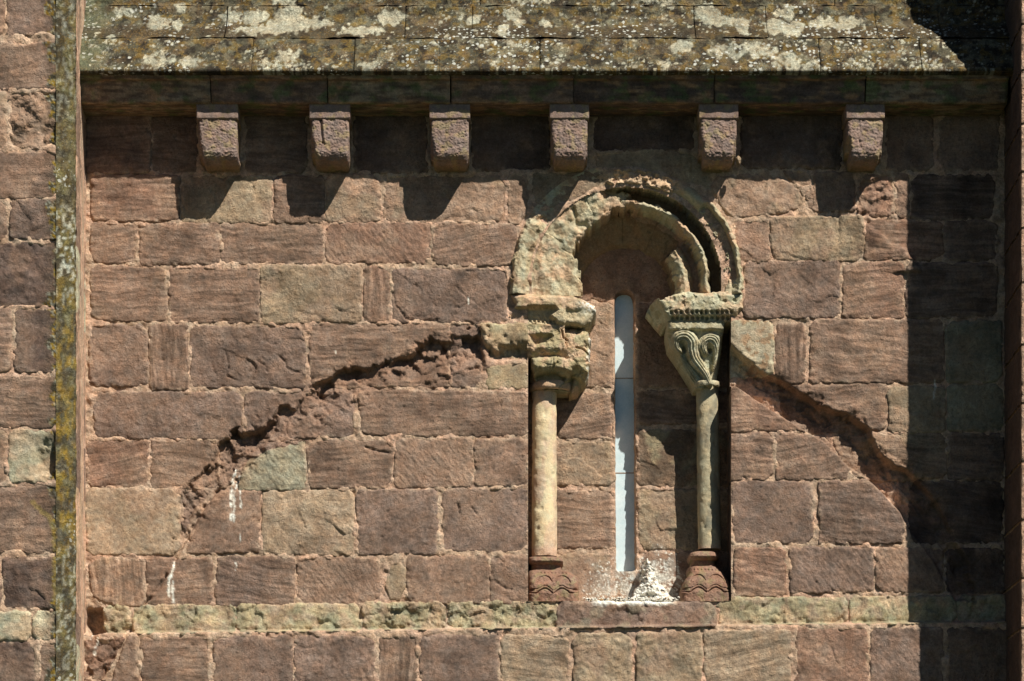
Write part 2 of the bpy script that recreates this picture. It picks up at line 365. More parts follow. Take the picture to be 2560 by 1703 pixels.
# ------------------------------------------------------------------ stones of a wall face
RNG = random.Random(11)
def box(x0, y0, x1, y1): return [(x0, y0), (x1, y0), (x1, y1), (x0, y1)]
class Face:
    """One masonry face: a raster shared by its stones and the mortar between them."""
    def __init__(s, xs, ys, D0, seed, rough=1.0, has_scar=False, base=None):
        s.X, s.Y = np.meshgrid(np.array(xs, float), np.array(ys, float)); s.xs = np.array(xs, float); s.ys = np.array(ys, float)
        s.D0 = D0; s.seed = seed; s.sd = np.full(s.X.shape, 99.); s.mk = np.ones(s.X.shape, bool); s.rough = rough
        s.S = np.zeros(s.X.shape); s.R = np.zeros(s.X.shape)
        if has_scar:
            s.S, s.R = scar(s.X, s.Y); s.S = s.S+cracks(s.X, s.Y)
        s.B = base(s.X, s.Y) if base else np.zeros(s.X.shape)
        s.wx = 3.0*fbm(s.X, s.Y, 44, 3, seed+1)+1.3*fbm(s.X, s.Y, 9, 2, seed+2); s.wy = 3.0*fbm(s.X, s.Y, 44, 3, seed+3)+1.3*fbm(s.X, s.Y, 9, 2, seed+4)
        s.big = fbm(s.X, s.Y, 130, 3, seed+5)
        s.n = 0
    def stone(s, parent, poly, c='b', st='h', off=None, name='stone', mat='stone', label=None, paint=None, sculpt=None, warp=1.0):
        s.n += 1; sd_ = s.seed*131+s.n*13; rg = random.Random(sd_)
        px = [p[0] for p in poly]; py = [p[1] for p in poly]
        i0 = max(0, np.searchsorted(s.xs, min(px)-8)-1); i1 = np.searchsorted(s.xs, max(px)+8)+1
        j0 = max(0, np.searchsorted(s.ys, min(py)-8)-1); j1 = np.searchsorted(s.ys, max(py)+8)+1
        sl = (slice(j0, j1), slice(i0, i1)); X, Y = s.X[sl], s.Y[sl]
        if X.size < 9 or min(X.shape) < 2: return
        poly = [(a+rg.uniform(-2, 2)*warp, b+rg.uniform(-2, 2)*warp) for a, b in poly]
        sd = sdpoly(X+s.wx[sl]*warp, Y+s.wy[sl]*warp, poly)
        sd = sd-2.2
        # knocked corners
        r = 9.0; cen = (sum(px)/len(px), sum(py)/len(py))
        if len(poly) == 4:
            for (a, b) in poly:
                k = rg.uniform(2, 15) if rg.random() < .6 else 3
                dx = (cen[0]-a)/abs(cen[0]-a+1e-6); dy = (cen[1]-b)/abs(cen[1]-b+1e-6)
                cd = k-((X-a)*dx+(Y-b)*dy); cd = cd/1.41+2.5*s.wx[sl]/3
                sd = np.maximum(sd, np.where(cd > -20, cd, -99))
        s.sd[sl] = np.minimum(s.sd[sl], sd)
        w, h = max(px)-min(px), max(py)-min(py)
        off = rg.uniform(-1.5, 3.0) if off is None else off
        H = off+rg.uniform(-2.0, 2.0)*(X-cen[0])/w+rg.uniform(-2.0, 2.0)*(Y-cen[1])/h
        bs_, ts_, ro, ang = 0.25, .2, .25, rg.uniform(-.04, .04); ta = rg.choice((.9, .95, 2.2))
        if st == 'h': bs_, ts_, ro = rg.uniform(.75, 1.1), rg.uniform(0, .35), .15
        elif st == 'w': bs_, ts_, ro, ang = .85, .15, .3, rg.choice((-.12, .1, .16, -.2))
        elif st == 'v': bs_, ts_, ro, ang = 1.0, .1, .2, math.pi/2+rg.uniform(-.05, .05)
        elif st == 't': bs_, ts_, ro = .25, 1.0, .2
        elif st == 's': bs_, ts_, ro = .12, .3, .1
        elif st == 'c': bs_, ts_, ro = .2, .25, 1.0
        elif st == 'f': bs_, ts_, ro = .25, .2, .45
        H = H+(.9+1.8*ro)*fbm(X, Y, 60, 4, sd_)*s.rough+.55*fbm(X, Y, 13, 3, sd_+1)
        c_, s_ = math.cos(ang), math.sin(ang); u = X*c_+Y*s_+6*fbm(X, Y, 60, 2, sd_+2); v = -X*s_+Y*c_+5*fbm(X, Y, 80, 2, sd_+3)
        H = H+bs_*1.1*(pn(u/90, v/7.5, sd_+4)+.6*pn(u/50, v/4, sd_+5))
        ct, st_ = math.cos(ta), math.sin(ta); tu = X*ct+Y*st_; tv = -X*st_+Y*ct
        H = H+ts_*1.3*pn(tu/22, tv/6.0, sd_+6)
        if st == 'c': H = H+6.0*facet(X+.4*Y, Y*1.2, 30, sd_+7)+2.2*facet(X, Y, 12, sd_+8)-2
        if st == 'x': d1 = worley(X+.3*Y, Y, 12, sd_+7)[0]; H = H+3.0*np.clip(.6-d1, -.35, .35)*1.6*ss(-.4, .2, fbm(X, Y, 50, 2, sd_+8))+1.2*fbm(X, Y, 24, 3, sd_+16)
        if st == 'f': H = H+2.0*facet(X, Y, 70, sd_+7)+.9*facet(X, Y, 26, sd_+8)
        if st == 'p' or ro < .3:   # a few chisel pecks
            d1 = worley(X+.5*Y, Y, 34, sd_+9)[0]; H = H-2.6*ss(.14, .03, d1)*(fbm(X, Y, 60, 2, sd_+10) > .05)
        # edge wear
        wear = ss(-16, 0, sd)*np.maximum(0, fbm(X, Y, 24, 3, sd_+11))*9
        H = H-wear*.6-2.5*np.clip(1+sd/4.5, 0, 1)**2-(12*np.clip((sd-1)/3., 0, 1))
        if sculpt: H = sculpt(X, Y, H, sd)
        H = H+s.S[sl]+s.B[sl]
        # colour
        C = solid(X, c)*rg.uniform(.92, 1.08)
        n1 = fbm(X, Y, 70, 4, sd_+12); n2 = s.big[sl]
        C = C*(1+.28*n1+.26*n2)[..., None]; C = mixc(C, PAL['n'], .45*ss(.05, .6, fbm(X, Y, 260, 3, 990+s.seed)))
        alt = {'b': 'n', 'p': 'b', 'r': 'n', 'n': 'g', 'g': 'n', 'G': 'q', 'y': 'g', 'k': 'b', 'a': 'q', 'q': 'a', 'A': 'q', 't': 'g', 'Y': 'q', 'B': 'G', 'R': 'b'}.get(c, 'b')
        C = mixc(C, PAL[alt], .6*ss(.05, .55, fbm(X, Y, 95, 4, sd_+13)))
        if bs_ > .5: C = C*(1-.16*ss(0, .5, pn(u/160, v/13, sd_+14)))[..., None]
        # lime bloom near the joints
        C = mixc(C, PAL['m'], .55*ss(-13, 0, sd)*ss(-.05, .5, fbm(X, Y, 30, 3, sd_+15)))
        R_ = s.R[sl]
        C = mixc(C, C*np.array([1.03, .99, .96]), R_)
        C = streaks(X, Y, C)
        if paint: C = paint(X, Y, C, sd)
        mask = (sd < 4.5) & s.mk[sl]
        prm = np.stack([bs_*(1-.7*R_), np.full(X.shape, ts_), np.clip(ro+.25*R_, 0, 1.2)], -1)
        o = build_grid(name, W(X, Y, H+s.D0, s.D0), mask, mat, parent, C,
                       rot_uv(u, v, 0, .11, 1.0, s.n), rot_uv(X, Y, ta, .3, 1.0, s.n), prm)
        if o and label: o['label'] = label
        return o
    def mortar(s, parent, lvl=-2.2, name='mortar', c='m', paint=None):
        X, Y = s.X, s.Y
        H = lvl+2.6*fbm(X, Y, 30, 4, s.seed+21)+1.0*fbm(X, Y, 7, 2, s.seed+22)-8*ss(-3, -12, s.sd)+s.S+s.B
        H = H-3.0*ss(.2, .6, fbm(X, Y, 45, 2, s.seed+23))+3.5*ss(.15, .5, fbm(X, Y, 60, 3, s.seed+27))
        C = solid(X, c)*(1+.18*fbm(X, Y, 60, 4, s.seed+24))[..., None]
        C = mixc(C, PAL['M'], ss(-.2, .5, fbm(X, Y, 120, 3, s.seed+25)))
        C = mixc(C, PAL['b'], .55*ss(.1, .6, fbm(X, Y, 18, 3, s.seed+26)))
        C = mixc(C, PAL['r'], .85*np.clip(s.R, 0, 1))
        C = streaks(X, Y, C)
        if paint: C = paint(X, Y, C, s.sd)
        mask = s.mk & (s.sd > -15)
        return build_grid(name, W(X, Y, H+s.D0, s.D0), mask, 'mortar', parent, C, prm=(0, 0, .6), kind='stuff')
def seg(*br):
    out = []
    for a, b, st in br:
        k = max(1, int(round((b-a)/st))); out += list(np.linspace(a, b, k+1))[:-1]
    out.append(br[-1][1]); return out

# ================================================================== GROUND
def flat(name, x0, y0, x1, y1, z, mat, kind='structure'):
    me = bpy.data.meshes.new(name)
    me.from_pydata([(x0, y0, z), (x1, y0, z), (x1, y1, z), (x0, y1, z)], [], [(0, 1, 2, 3)]); me.materials.append(MAT[mat])
    o = bpy.data.objects.new(name, me); COL.objects.link(o); o['kind'] = kind; return o
flat('grass_ground', -150, -200, 150, 150, 0, 'grass')

# ================================================================== MAIN WALL
SCF = 2560/2357.
wall = thing('church_wall', 'coursed reddish brown sandstone wall with a pale green band, behind the corbels and round the arched window', 'wall', (0, 0, 0))
ACX, ACY = 1567., 705.
xs = seg((176, 1320, 3.1), (1320, 1828, 3.1), (1828, 2545, 3.1)); ys = seg((262, 735, 3.1), (735, 1503, 3.1), (1503, 1800, 3.4))
F = Face(xs, ys, 0, 3, has_scar=True, base=base_depth)
Rr = np.hypot(F.X-ACX, F.Y-ACY)
F.mk &= ~((F.X > 1320.5) & (F.X < 1827.5) & (F.Y > 735.5) & (F.Y < 1502.5))
F.mk &= ~((Rr < 236) & (F.Y < 736)) & ~((abs(F.X-ACX) < 236) & (F.Y > 700) & (F.Y < 736))
ROWS = """
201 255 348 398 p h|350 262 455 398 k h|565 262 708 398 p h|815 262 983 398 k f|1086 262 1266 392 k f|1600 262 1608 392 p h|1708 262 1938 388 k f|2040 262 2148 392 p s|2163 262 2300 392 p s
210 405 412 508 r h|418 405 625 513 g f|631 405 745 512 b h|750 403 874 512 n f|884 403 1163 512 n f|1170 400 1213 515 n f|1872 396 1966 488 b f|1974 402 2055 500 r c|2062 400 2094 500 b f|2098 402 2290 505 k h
210 515 314 606 b w|320 515 503 608 b w|508 513 743 608 b h|750 513 990 608 r t|996 515 1186 612 b w|1690 508 1770 600 r f|1776 500 1984 600 g f|1990 505 2168 600 r h|2174 510 2295 600 p h
210 612 383 738 b h|389 615 597 742 b h|600 612 830 743 g f|838 615 894 740 r v|902 618 1166 742 p f|1712 600 1932 732 p f|1940 603 2080 732 r w|2088 605 2295 730 p h
205 748 340 888 p f|345 748 433 898 b v|437 750 702 893 p f|713 745 1032 890 b h|1037 745 1105 892 p f|1783 745 1850 880 b v|1866 738 2172 880 b w|2180 740 2305 880 t s
205 905 216 935 b f|219 903 557 1010 p f|563 903 816 1006 p f|828 900 1214 1003 b h|2045 890 2175 995 g f|2182 885 2310 990 t s
198 1013 341 1120 r w|345 1013 500 1125 b w|708 1013 902 1122 b h|908 1010 1088 1122 b t|1093 1010 1214 1118 b t|2185 997 2310 1105 p h
200 1125 412 1275 y s|605 1130 813 1278 y f|821 1128 1006 1275 p t|1018 1125 1214 1270 p s|1685 1108 1870 1250 p s|2095 1108 2310 1250 k w
338 1285 488 1395 b h|498 1285 675 1395 p w|683 1285 873 1393 b t|938 1280 1126 1390 b t|1131 1280 1214 1388 b f|1690 1262 1808 1372 r w|1820 1260 2010 1365 p t|2018 1262 2172 1363 b t|2180 1262 2312 1365 k f
328 1470 484 1700 b h|498 1470 672 1700 p t|681 1468 862 1700 p x|870 1468 960 1700 b v|967 1467 1148 1700 p t|1156 1465 1305 1700 y w|1318 1462 1450 1700 g x|1465 1460 1611 1700 g x|1621 1455 1815 1700 y w|1830 1450 1992 1700 r f|2001 1448 2165 1700 p t|2176 1448 2325 1700 k f
"""
for row in ROWS.strip().split('\n'):
    for sp_ in row.split('|'):
        a = sp_.split(); x0, y0, x1, y1 = [float(v)*SCF for v in a[:4]]
        if x1-x0 < 16: continue
        y1 = min(y1, 1632*SCF)
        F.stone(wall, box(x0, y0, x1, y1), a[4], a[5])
def P(*v): return [(v[i]*SCF, v[i+1]*SCF) for i in range(0, len(v), 2)]
# stones with outlines of their own
F.stone(wall, P(1640, 432, 1655, 410, 1720, 402, 1790, 412, 1848, 440, 1850, 470, 1800, 492, 1690, 498, 1665, 480), 'n', 'f', off=2)
F.stone(wall, P(1806, 394, 1866, 393, 1868, 425, 1850, 432, 1815, 412), 'n', 'f', off=0)
F.stone(wall, P(1856, 440, 1870, 430, 1880, 478, 1860, 492), 'b', 'f')
F.stone(wall, P(1678, 885, 1688, 884, 1850, 992, 1678, 994), 'r', 'h', off=2)
F.stone(wall, P(1790, 890, 2040, 885, 2038, 990, 1820, 990), 'b', 'w', off=2)
F.stone(wall, P(1678, 1000, 1777, 1000, 1777, 1103, 1678, 1103), 'b', 'h', off=2)
F.stone(wall, P(1786, 1000, 1900, 998, 1955, 1060, 1950, 1102, 1786, 1103), 'b', 'w', off=2)
F.stone(wall, P(1920, 998, 2180, 996, 2180, 1100, 1960, 1100), 'n', 'w', off=2)
F.stone(wall, P(1885, 1110, 2000, 1106, 2080, 1180, 2082, 1215, 2075, 1250, 1885, 1252), 'p', 'w', off=3)
F.stone(wall, P(504, 1012, 700, 1012, 700, 1020, 560, 1060, 520, 1125, 504, 1125), 'p', 'c')
F.stone(wall, P(575, 1052, 700, 1016, 703, 1126, 545, 1128), 't', 't', off=2)
F.stone(wall, P(415, 1130, 490, 1128, 455, 1165, 425, 1225, 418, 1260), 'p', 'c')
F.stone(wall, P(505, 1132, 598, 1132, 597, 1270, 425, 1274, 440, 1230, 470, 1170), 'b', 't', off=3)
F.stone(wall, P(205, 1300, 235, 1283, 330, 1286, 333, 1330, 330, 1395, 260, 1393, 215, 1370), 'n', 'v', off=3)
F.stone(wall, P(900, 1300, 918, 1294, 932, 1308, 932, 1345, 920, 1380, 900, 1378, 888, 1345), 'g', 's', off=1)
F.stone(wall, P(200, 1474, 292, 1470, 270, 1520, 245, 1568, 200, 1568), 'r', 'c')
F.stone(wall, P(300, 1470, 318, 1470, 318, 1640, 240, 1640, 275, 1540), 'b', 'f', off=5)
F.stone(wall, P(200, 1578, 235, 1578, 215, 1640, 200, 1640), 'b', 'f')
# rough render and rubble above the arch
F.stone(wall, P(1222, 400, 1362, 392, 1420, 392, 1400, 420, 1300, 470, 1245, 480, 1222, 450), 'g', 'f', off=-2)
F.stone(wall, P(1366, 264, 1596, 264, 1596, 345, 1366, 350), 'k', 'f', off=0)
F.stone(wall, P(1366, 352, 1500, 342, 1598, 352, 1640, 390, 1632, 440, 1600, 430, 1520, 396, 1440, 388, 1380, 390), 'g', 'f', off=-3)
# green block built in with the left impost, broken below
def sc_lblock(X, Y, H, sd):
    H = H+6
    jy = 7*fbm(X, Y, 22, 3, 401)
    low = np.interp(X, [1205, 1215, 1240, 1300, 1340, 1400, 1450], [860, 880, 886, 870, 876, 890, 900])+jy
    H = H-26*ss(-22, 6, Y-low)
    H = H-16*ss(5, -7, sdpoly(X+3*fbm(X, Y, 14, 2, 402), Y+3*fbm(X, Y, 14, 2, 403), [(1322, 837), (1376, 836), (1380, 842), (1352, 863), (1336, 864)]))
    H = H-8*np.maximum(0, facet(X, Y, 26, 404))*ss(838, 862, Y)
    H = H-9*ss(5, 1, np.hypot(X-1262, Y-842))
    return H
F.stone(wall, [(1207, 812), (1300, 812), (1400, 812), (1412, 905), (1212, 905)], 'Y', 's', off=4, sculpt=sc_lblock)
F.stone(wall, P(1118, 845, 1215, 836, 1214, 893, 1118, 893), 'Y', 's', off=0)
# green block right of the capital
def pt_rblock(X, Y, C, sd):
    k = ss(.18, .3, fbm(X, Y, 26, 4, 412)); return mixc(C, PAL['o'], .8*k*ss(1845, 1860, X))
F.stone(wall, [(1806, 803), (1870, 801), (1931, 801), (1936, 880), (1934, 930), (1806, 940)], 'A', 's', off=0, paint=pt_rblock)
F.stone(wall, [(1846, 728), (1858, 728), (1858, 795), (1846, 795)], 'M', 's', off=-3)
# the hacked-back pale band
def band(s, amp=.58):
    def f(X, Y, H, sd):
        ch = facet((X+.8*Y)*.9, (Y-.4*X)*.75, 40, s)*7.5+facet(X, Y, 18, s+1)*1.6
        g = 5*np.maximum(0, pn((X+.6*Y)/16, (Y-.6*X)/90, s+2))
        return H+5+amp*ch-amp*g-7*ss(-16, 6, Y-line_y(1588, X))*.6
    return f
def band_paint(X, Y, C, sd):
    k = ss(-.1, .45, fbm(X, Y, 42, 4, 421)); C = mixc(C, PAL['y'], .8*k)
    return mixc(C, lin((146, 152, 128)), .4*ss(.1, .5, fbm(X, Y, 50, 3, 422)))
for i, (a, b, c) in enumerate([(242, 300, 'G'), (306, 541, 'G'), (546, 830, 'G'), (838, 1026, 'G'), (1034, 1282, 'G'), (1656, 1950, 'G'), (1957, 2200, 'G'), (2206, 2318, 'G')]):
    ya = line_y(1517, a*SCF); yb = line_y(1586, a*SCF)
    F.stone(wall, box(a*SCF, ya, b*SCF, yb), c, 'c' if i in (0, 3, 4) else 'f', off=0, sculpt=band(430+i*5), paint=band_paint)
def sill_paint(X, Y, C, sd):
    C = mixc(C, PAL['t'], .5*ss(.1, .5, fbm(X, Y, 50, 3, 424)))
    return mixc(C, PAL['w'], ss(9, 2, Y-1507+5*fbm(X, Y, 14, 3, 425))*ss(1470, 1500, X)*ss(1700, 1660, X))
F.stone(wall, box(1394, 1507, 1790, 1571), 'p', 'f', off=5, sculpt=band(490, .55), paint=sill_paint)
# dark hole at the left end of the band
F.S -= 55*ss(4, -4, sdpoly(F.X+F.wx, F.Y+F.wy, [(218, 1522), (256, 1522), (262, 1582), (228, 1590), (214, 1560)]))
F.mortar(wall)
# lower part of the wall down to the ground, below the picture
LX, LY = np.meshgrid(np.linspace(176, 2545, 60), np.linspace(1799, 3171, 40))
build_grid('lower_wall', W(LX, LY, 34+2*fbm(LX, LY, 60, 3, 5), 0), None, 'stone', wall, solid(LX, 'b'), prm=(0, 0, .5))

# ================================================================== BUTTRESSES
def strip_mesh(name, pts, ys, mat, parent, colf, amp, seed, prm=(0, 0, .5), jd=.4):
    """Vertical strip stone: pts = horizontal section [(x, depth)] in wall units, ys heights."""
    pts = np.array(pts, float); seglen = np.hypot(*(pts[1:]-pts[:-1]).T); cum = np.r_[0, np.cumsum(seglen)]
    k = max(3, int(cum[-1]/6)); t = np.linspace(0, cum[-1], k); px = np.interp(t, cum, pts[:, 0]); pd = np.interp(t, cum, pts[:, 1])
    tx = np.gradient(px); td = np.gradient(pd); l = np.hypot(tx, td)+1e-9; nx_, nd_ = -td/l, tx/l
    yy = np.linspace(ys[0], ys[1], max(3, int((ys[1]-ys[0])/5))); T, Y = np.meshgrid(t, yy)
    n_ = amp*.6*(fbm(T, Y, 60, 3, 77)+.5*fbm(T, Y, 14, 3, 78))
    ed = np.minimum(Y-ys[0], ys[1]-Y); n_ = n_-jd*np.clip(1-ed/3, 0, 1)
    PX = np.broadcast_to(px, T.shape)+n_*nx_; PD = np.broadcast_to(pd, T.shape)+n_*nd_
    C = colf(T/cum[-1], Y, cum[-1])
    V = np.stack([(PX-CX)/PPM, -PD/PPM, CAM_H+(CY-Y)/PPM], -1)
    return build_grid(name, V, None, mat, parent, C, prm=prm, buv=np.stack([PX/PPM*.2, PD/PPM*.2, Y/PPM], -1), tuv=np.stack([PX/PPM, PD/PPM, Y/PPM], -1))
DB = 302.; fB = (ZC-DB)/ZC
def bx(ax): return CX+(ax-CX)*fB
def byy(ay): return CY-(CY-ay)*fB
butl = thing('buttress', 'weathered brown stone buttress at the left edge with yellow and white lichen on its corner', 'buttress', ((bx(60)-CX)/PPM, -DB/PPM, 0), 'buttresses flanking the wall')
courses = [(-120, -25), (-20, 88), (106, 222), (230, 369), (378, 496), (500, 598), (608, 766), (773, 930), (944, 1070), (1076, 1206), (1214, 1380), (1396, 1522), (1529, 1602), (1608, 1760)]
splits = [[(-90, 145)], [(-90, 10), (16, 145)], [(-90, 143)], [(-90, 14), (24, 142)], [(-90, 142)], [(-90, 15), (26, 141)], [(-90, 140)], [(-90, 27), (38, 140)], [(-90, 139)], [(-90, 15), (21, 139)], [(-90, 139)], [(-90, -1), (6, 138)], [(-90, 74), (82, 137)], [(-90, 90), (97, 137)]]
cols = ['b', 'bp', 'b', 'nn', 'b', 'bp', 'k', 'bk', 'b', 'nA', 'b', 'bk', 'AA', 'kb']
sty = ['f', 'tt', 'w', 'fc', 'h', 'ff', 'x', 'ht', 'h', 'ff', 'w', 'ff', 'ff', 'xf']
YL = lin((150, 122, 38)); WL = lin((190, 190, 172)); GD = lin((74, 68, 52)); OL = lin((105, 98, 66))
FB = Face(seg((-95, 140, 4)), seg((-120, 1760, 4)), DB, 17, rough=1.4)
for (y0, y1), sp_, cc, ss_ in zip(courses, splits, cols, sty):
    for (x0, x1), c, st in zip(sp_, cc, ss_):
        edge = x1 > 120
        def pt(X, Y, C, sd, edge=edge):
            if edge:
                k = ss(95, 138, X+16*fbm(X, Y, 40, 4, 501)); C = mixc(C, PAL['B']*.6, .6*k); e = ss(.25, .55, (X-122)/22+1.1*fbm(X, Y, 46, 4, 504)); C = mixc(C, mixc(np.broadcast_to(GD, C.shape), YL, .8*ss(0, .3, fbm(X, Y, 14, 4, 505))), e); C = mixc(C, WL, e*.45*ss(.2, .34, fbm(X, Y, 9, 3, 506)))
            q = sdline(X, Y, [(80, 1255), (108, 1280), (128, 1300), (135, 1330), (138, 1390), (138, 1500)]); C = mixc(C, lin((142, 124, 66)), .6*ss(9, 3, q+4*fbm(X, Y, 10, 2, 502)))
            return C
        sculpt = None
        if y0 == 1076 and x1 > 100:
            sculpt = lambda X, Y, H, sd: H-22*ss(30, -10, np.hypot(X-128, (Y-1150)*.8)-22+8*fbm(X, Y, 18, 3, 503))
        FB.stone(butl, box(x0, y0, x1 if x1 < 120 else x1+8, y1), c, st, paint=pt, sculpt=sculpt)
FB.mortar(butl)
def lich_strip(T, Y, L):
    C = np.broadcast_to(GD, T.shape+(3,)).copy()
    C = mixc(C, OL, ss(-.2, .4, fbm(T*L, Y, 40, 4, 511)))
    yel = .15+.55*ss(500, 1150, Y)*ss(1500, 1300, Y)
    C = mixc(C, YL, yel*ss(-.1, .35, fbm(T*L, Y*.5, 22, 4, 512)))
    wm = ss(560, 640, Y)*ss(900, 700, Y)+.5*ss(1380, 1420, Y)+.35*ss(500, 300, Y)
    C = mixc(C, WL, np.clip(wm, 0.1, 1)*ss(.12, .3, fbm(T*L, Y*.6, 12, 4, 513)))
    return C
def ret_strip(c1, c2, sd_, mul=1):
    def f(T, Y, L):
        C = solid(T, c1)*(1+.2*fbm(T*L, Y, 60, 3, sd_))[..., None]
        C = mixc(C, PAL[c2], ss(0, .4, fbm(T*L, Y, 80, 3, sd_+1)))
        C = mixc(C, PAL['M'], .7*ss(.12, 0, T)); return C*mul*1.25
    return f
xw = 214.; xe = bx(180)+3; xf = bx(140)
rc = ['b', 'n', 'n', 'b', 'n', 'b', 'A', 'n', 'b', 'p', 'q', 'n', 'p', 'A']
cb = [courses[0][0]]+[(courses[i][1]+courses[i+1][0])/2 for i in range(len(courses)-1)]+[courses[-1][1]]
for k, (y0, y1) in enumerate(courses):
    a, b = byy(cb[k]), byy(cb[k+1])
    o = strip_mesh('corner_stone', [(xf, DB+1), (xf+8, DB-3), (xe-4, DB-36), (xe, DB-46)][::-1], (a, b), 'lichen', butl, lich_strip, 5, 520+k*3, prm=(0, 0, .8))
    strip_mesh('return_stone', [(xe, DB-46), (xe+1, DB-70), (xw-1, 60), (xw+1, -12)][::-1], (a, b), 'stone', butl, ret_strip(rc[k], 'M' if k % 3 else 'b', 560+k*3), 3, 600+k*3)
strip_mesh('mortar', [(xe-2, DB-46), (xw-2, -12)][::-1], (byy(-120), byy(1760)), 'mortar', butl, ret_strip('m', 'M', 700), 1, 701)
strip_mesh('mortar', [(xf-2, DB-2), (xe-2, DB-48)][::-1], (byy(-120), byy(1760)), 'mortar', butl, ret_strip('B', 'm', 703), 1, 705)

xr = 2509.; xrf = 2503.; # right buttress: its left face starts at the wall here
butr = thing('buttress', 'dark shaded stone buttress at the right edge that throws its shadow across the wall', 'buttress', ((xr-CX)/PPM, -DB/PPM, 0), 'buttresses flanking the wall')
courR = [(-900, -740), (-734, -580), (-574, -420), (-414, -266), (-260, -110), (-104, 22), (28, 150), (157, 262), (268, 390), (396, 505), (511, 640), (646, 770), (776, 920), (926, 1060), (1066, 1200), (1206, 1340), (1346, 1480), (1486, 1600), (1606, 1790)]
for k, (y0, y1) in enumerate(courR):
    strip_mesh('return_stone', [(xr+3, -12), (xr, 60), (xrf+2, DB-70), (xrf, DB)][::-1], (y0, y1), 'stone', butr, ret_strip('k', 'k', 800+k*3, .62), 4, 840+k*3)  # shade on this side face painted in by darkening the stone colour
    f = Face(seg((2545, 2660, 5)), seg((y0, y1, 5)), DB, 900+k)
    strip_mesh('face_stone', [(xrf, DB), (xrf+3, DB+3), (2640, DB)], (y0, y1), 'stone', butr, ret_strip('bnbr'[k % 4], 'n', 880+k*3), 5, 920+k*3, prm=(0, 0, .9))
strip_mesh('mortar', [(xr+6, -12), (xrf+6, DB-6)][::-1], (-900, 1790), 'mortar', butr, ret_strip('m', 'M', 990), 1, 991)
strip_mesh('mortar', [(xrf+3, DB-6), (2640, DB-6)], (-900, 1790), 'mortar', butr, ret_strip('m', 'M', 993), 2, 994)
for b_, x0, x1 in ((butl, bx(-95), bx(142)), (butr, xrf, 2640.)):
    me = bpy.data.meshes.new('lower_block'); X0, X1, Z1 = (x0-CX)/PPM, (x1-CX)/PPM, CAM_H+(CY-1755)/PPM
    yb = -(DB-4)/PPM
    me.from_pydata([(X0, yb, 0), (X1, yb, 0), (X1, 0.02, 0), (X0, 0.02, 0), (X0, yb, Z1-.03), (X1, yb, Z1-.03), (X1, 0.02, Z1-.03), (X0, 0.02, Z1-.03)], [],
                   [(0, 1, 5, 4), (1, 2, 6, 5), (2, 3, 7, 6), (3, 0, 4, 7), (4, 5, 6, 7)])
    a = me.attributes.new('col', 'FLOAT_COLOR', 'POINT'); a.data.foreach_set('color', np.tile(np.r_[PAL['b'], 1], 8).astype(np.float32)); me.materials.append(MAT['stone'])
    link_mesh('lower_block', me, b_)

# solid core behind the facing
def core(name, parent, x0, x1, y0, y1, d0, d1):
    me = bpy.data.meshes.new(name); X0, X1, Z0, Z1 = (x0-CX)/PPM, (x1-CX)/PPM, CAM_H+(CY-y1)/PPM, CAM_H+(CY-y0)/PPM; A, B = -d0/PPM, -d1/PPM
    me.from_pydata([(X0, A, Z0), (X1, A, Z0), (X1, B, Z0), (X0, B, Z0), (X0, A, Z1), (X1, A, Z1), (X1, B, Z1), (X0, B, Z1)], [], [(0, 1, 5, 4), (1, 2, 6, 5), (2, 3, 7, 6), (3, 0, 4, 7), (4, 5, 6, 7), (0, 3, 2, 1)])
    a = me.attributes.new('col', 'FLOAT_COLOR', 'POINT'); a.data.foreach_set('color', np.tile(np.r_[PAL['B'], 1], 8).astype(np.float32)); me.materials.append(MAT['mortar'])
    return link_mesh(name, me, parent)
core('wall_core', wall, 150, 2560, -60, 3180, -200, -400)
core('wall_core', wall, 150, 2560, 205, 270, -20, -200)
# ================================================================== ROOF SLABS
roof = thing('stone_roof', 'steep sloping stone roof slabs covered with white and ochre lichen above the corbels', 'roof', (0, -158/PPM, CAM_H+(CY-wy(172, 158))/PPM))
RP = np.array([(172, 158), (95, 94), (93, 86), (78, 60), (60, 22), (40, 8), (15, 4), (13, -4), (-70, -22), (-190, -60)], float)
RPw = np.array([(wy(a, d), d) for a, d in RP])
BIG = [(300, 33, 24, 14), (385, 58, 24, 20), (430, 64, 14, 12), (440, 20, 14, 10), (570, 45, 26, 14), (630, 45, 30, 20), (640, 78, 60, 12), (720, 32, 30, 20), (720, 62, 55, 26), (790, 62, 28, 14), (975, 45, 34, 20), (880, 80, 30, 10), (925, 78, 22, 12),
       (1183, 53, 20, 11), (1280, 40, 20, 16), (1300, 58, 16, 10), (1360, 63, 12, 10), (1255, 80, 18, 12), (1770, 35, 34, 18), (1800, 52, 34, 14), (1850, 58, 40, 10), (1860, 76, 18, 10), (1975, 36, 28, 16), (1940, 70, 30, 18), (1990, 74, 26, 18), (2070, 60, 34, 14), (2130, 60, 36, 16),
       (700, 3, 30, 6), (1330, 3, 60, 6), (1640, 5, 50, 5), (400, 148, 40, 16), (480, 155, 28, 12), (700, 160, 50, 10), (720, 140, 30, 14), (920, 165, 26, 8), (970, 148, 10, 8), (1820, 130, 50, 18), (1900, 125, 40, 20), (1960, 150, 40, 16), (2000, 165, 60, 10), (1700, 118, 30, 14), (275, 98, 16, 8), (1660, 158, 20, 8), (1290, 108, 34, 8), (1240, 160, 16, 8)]
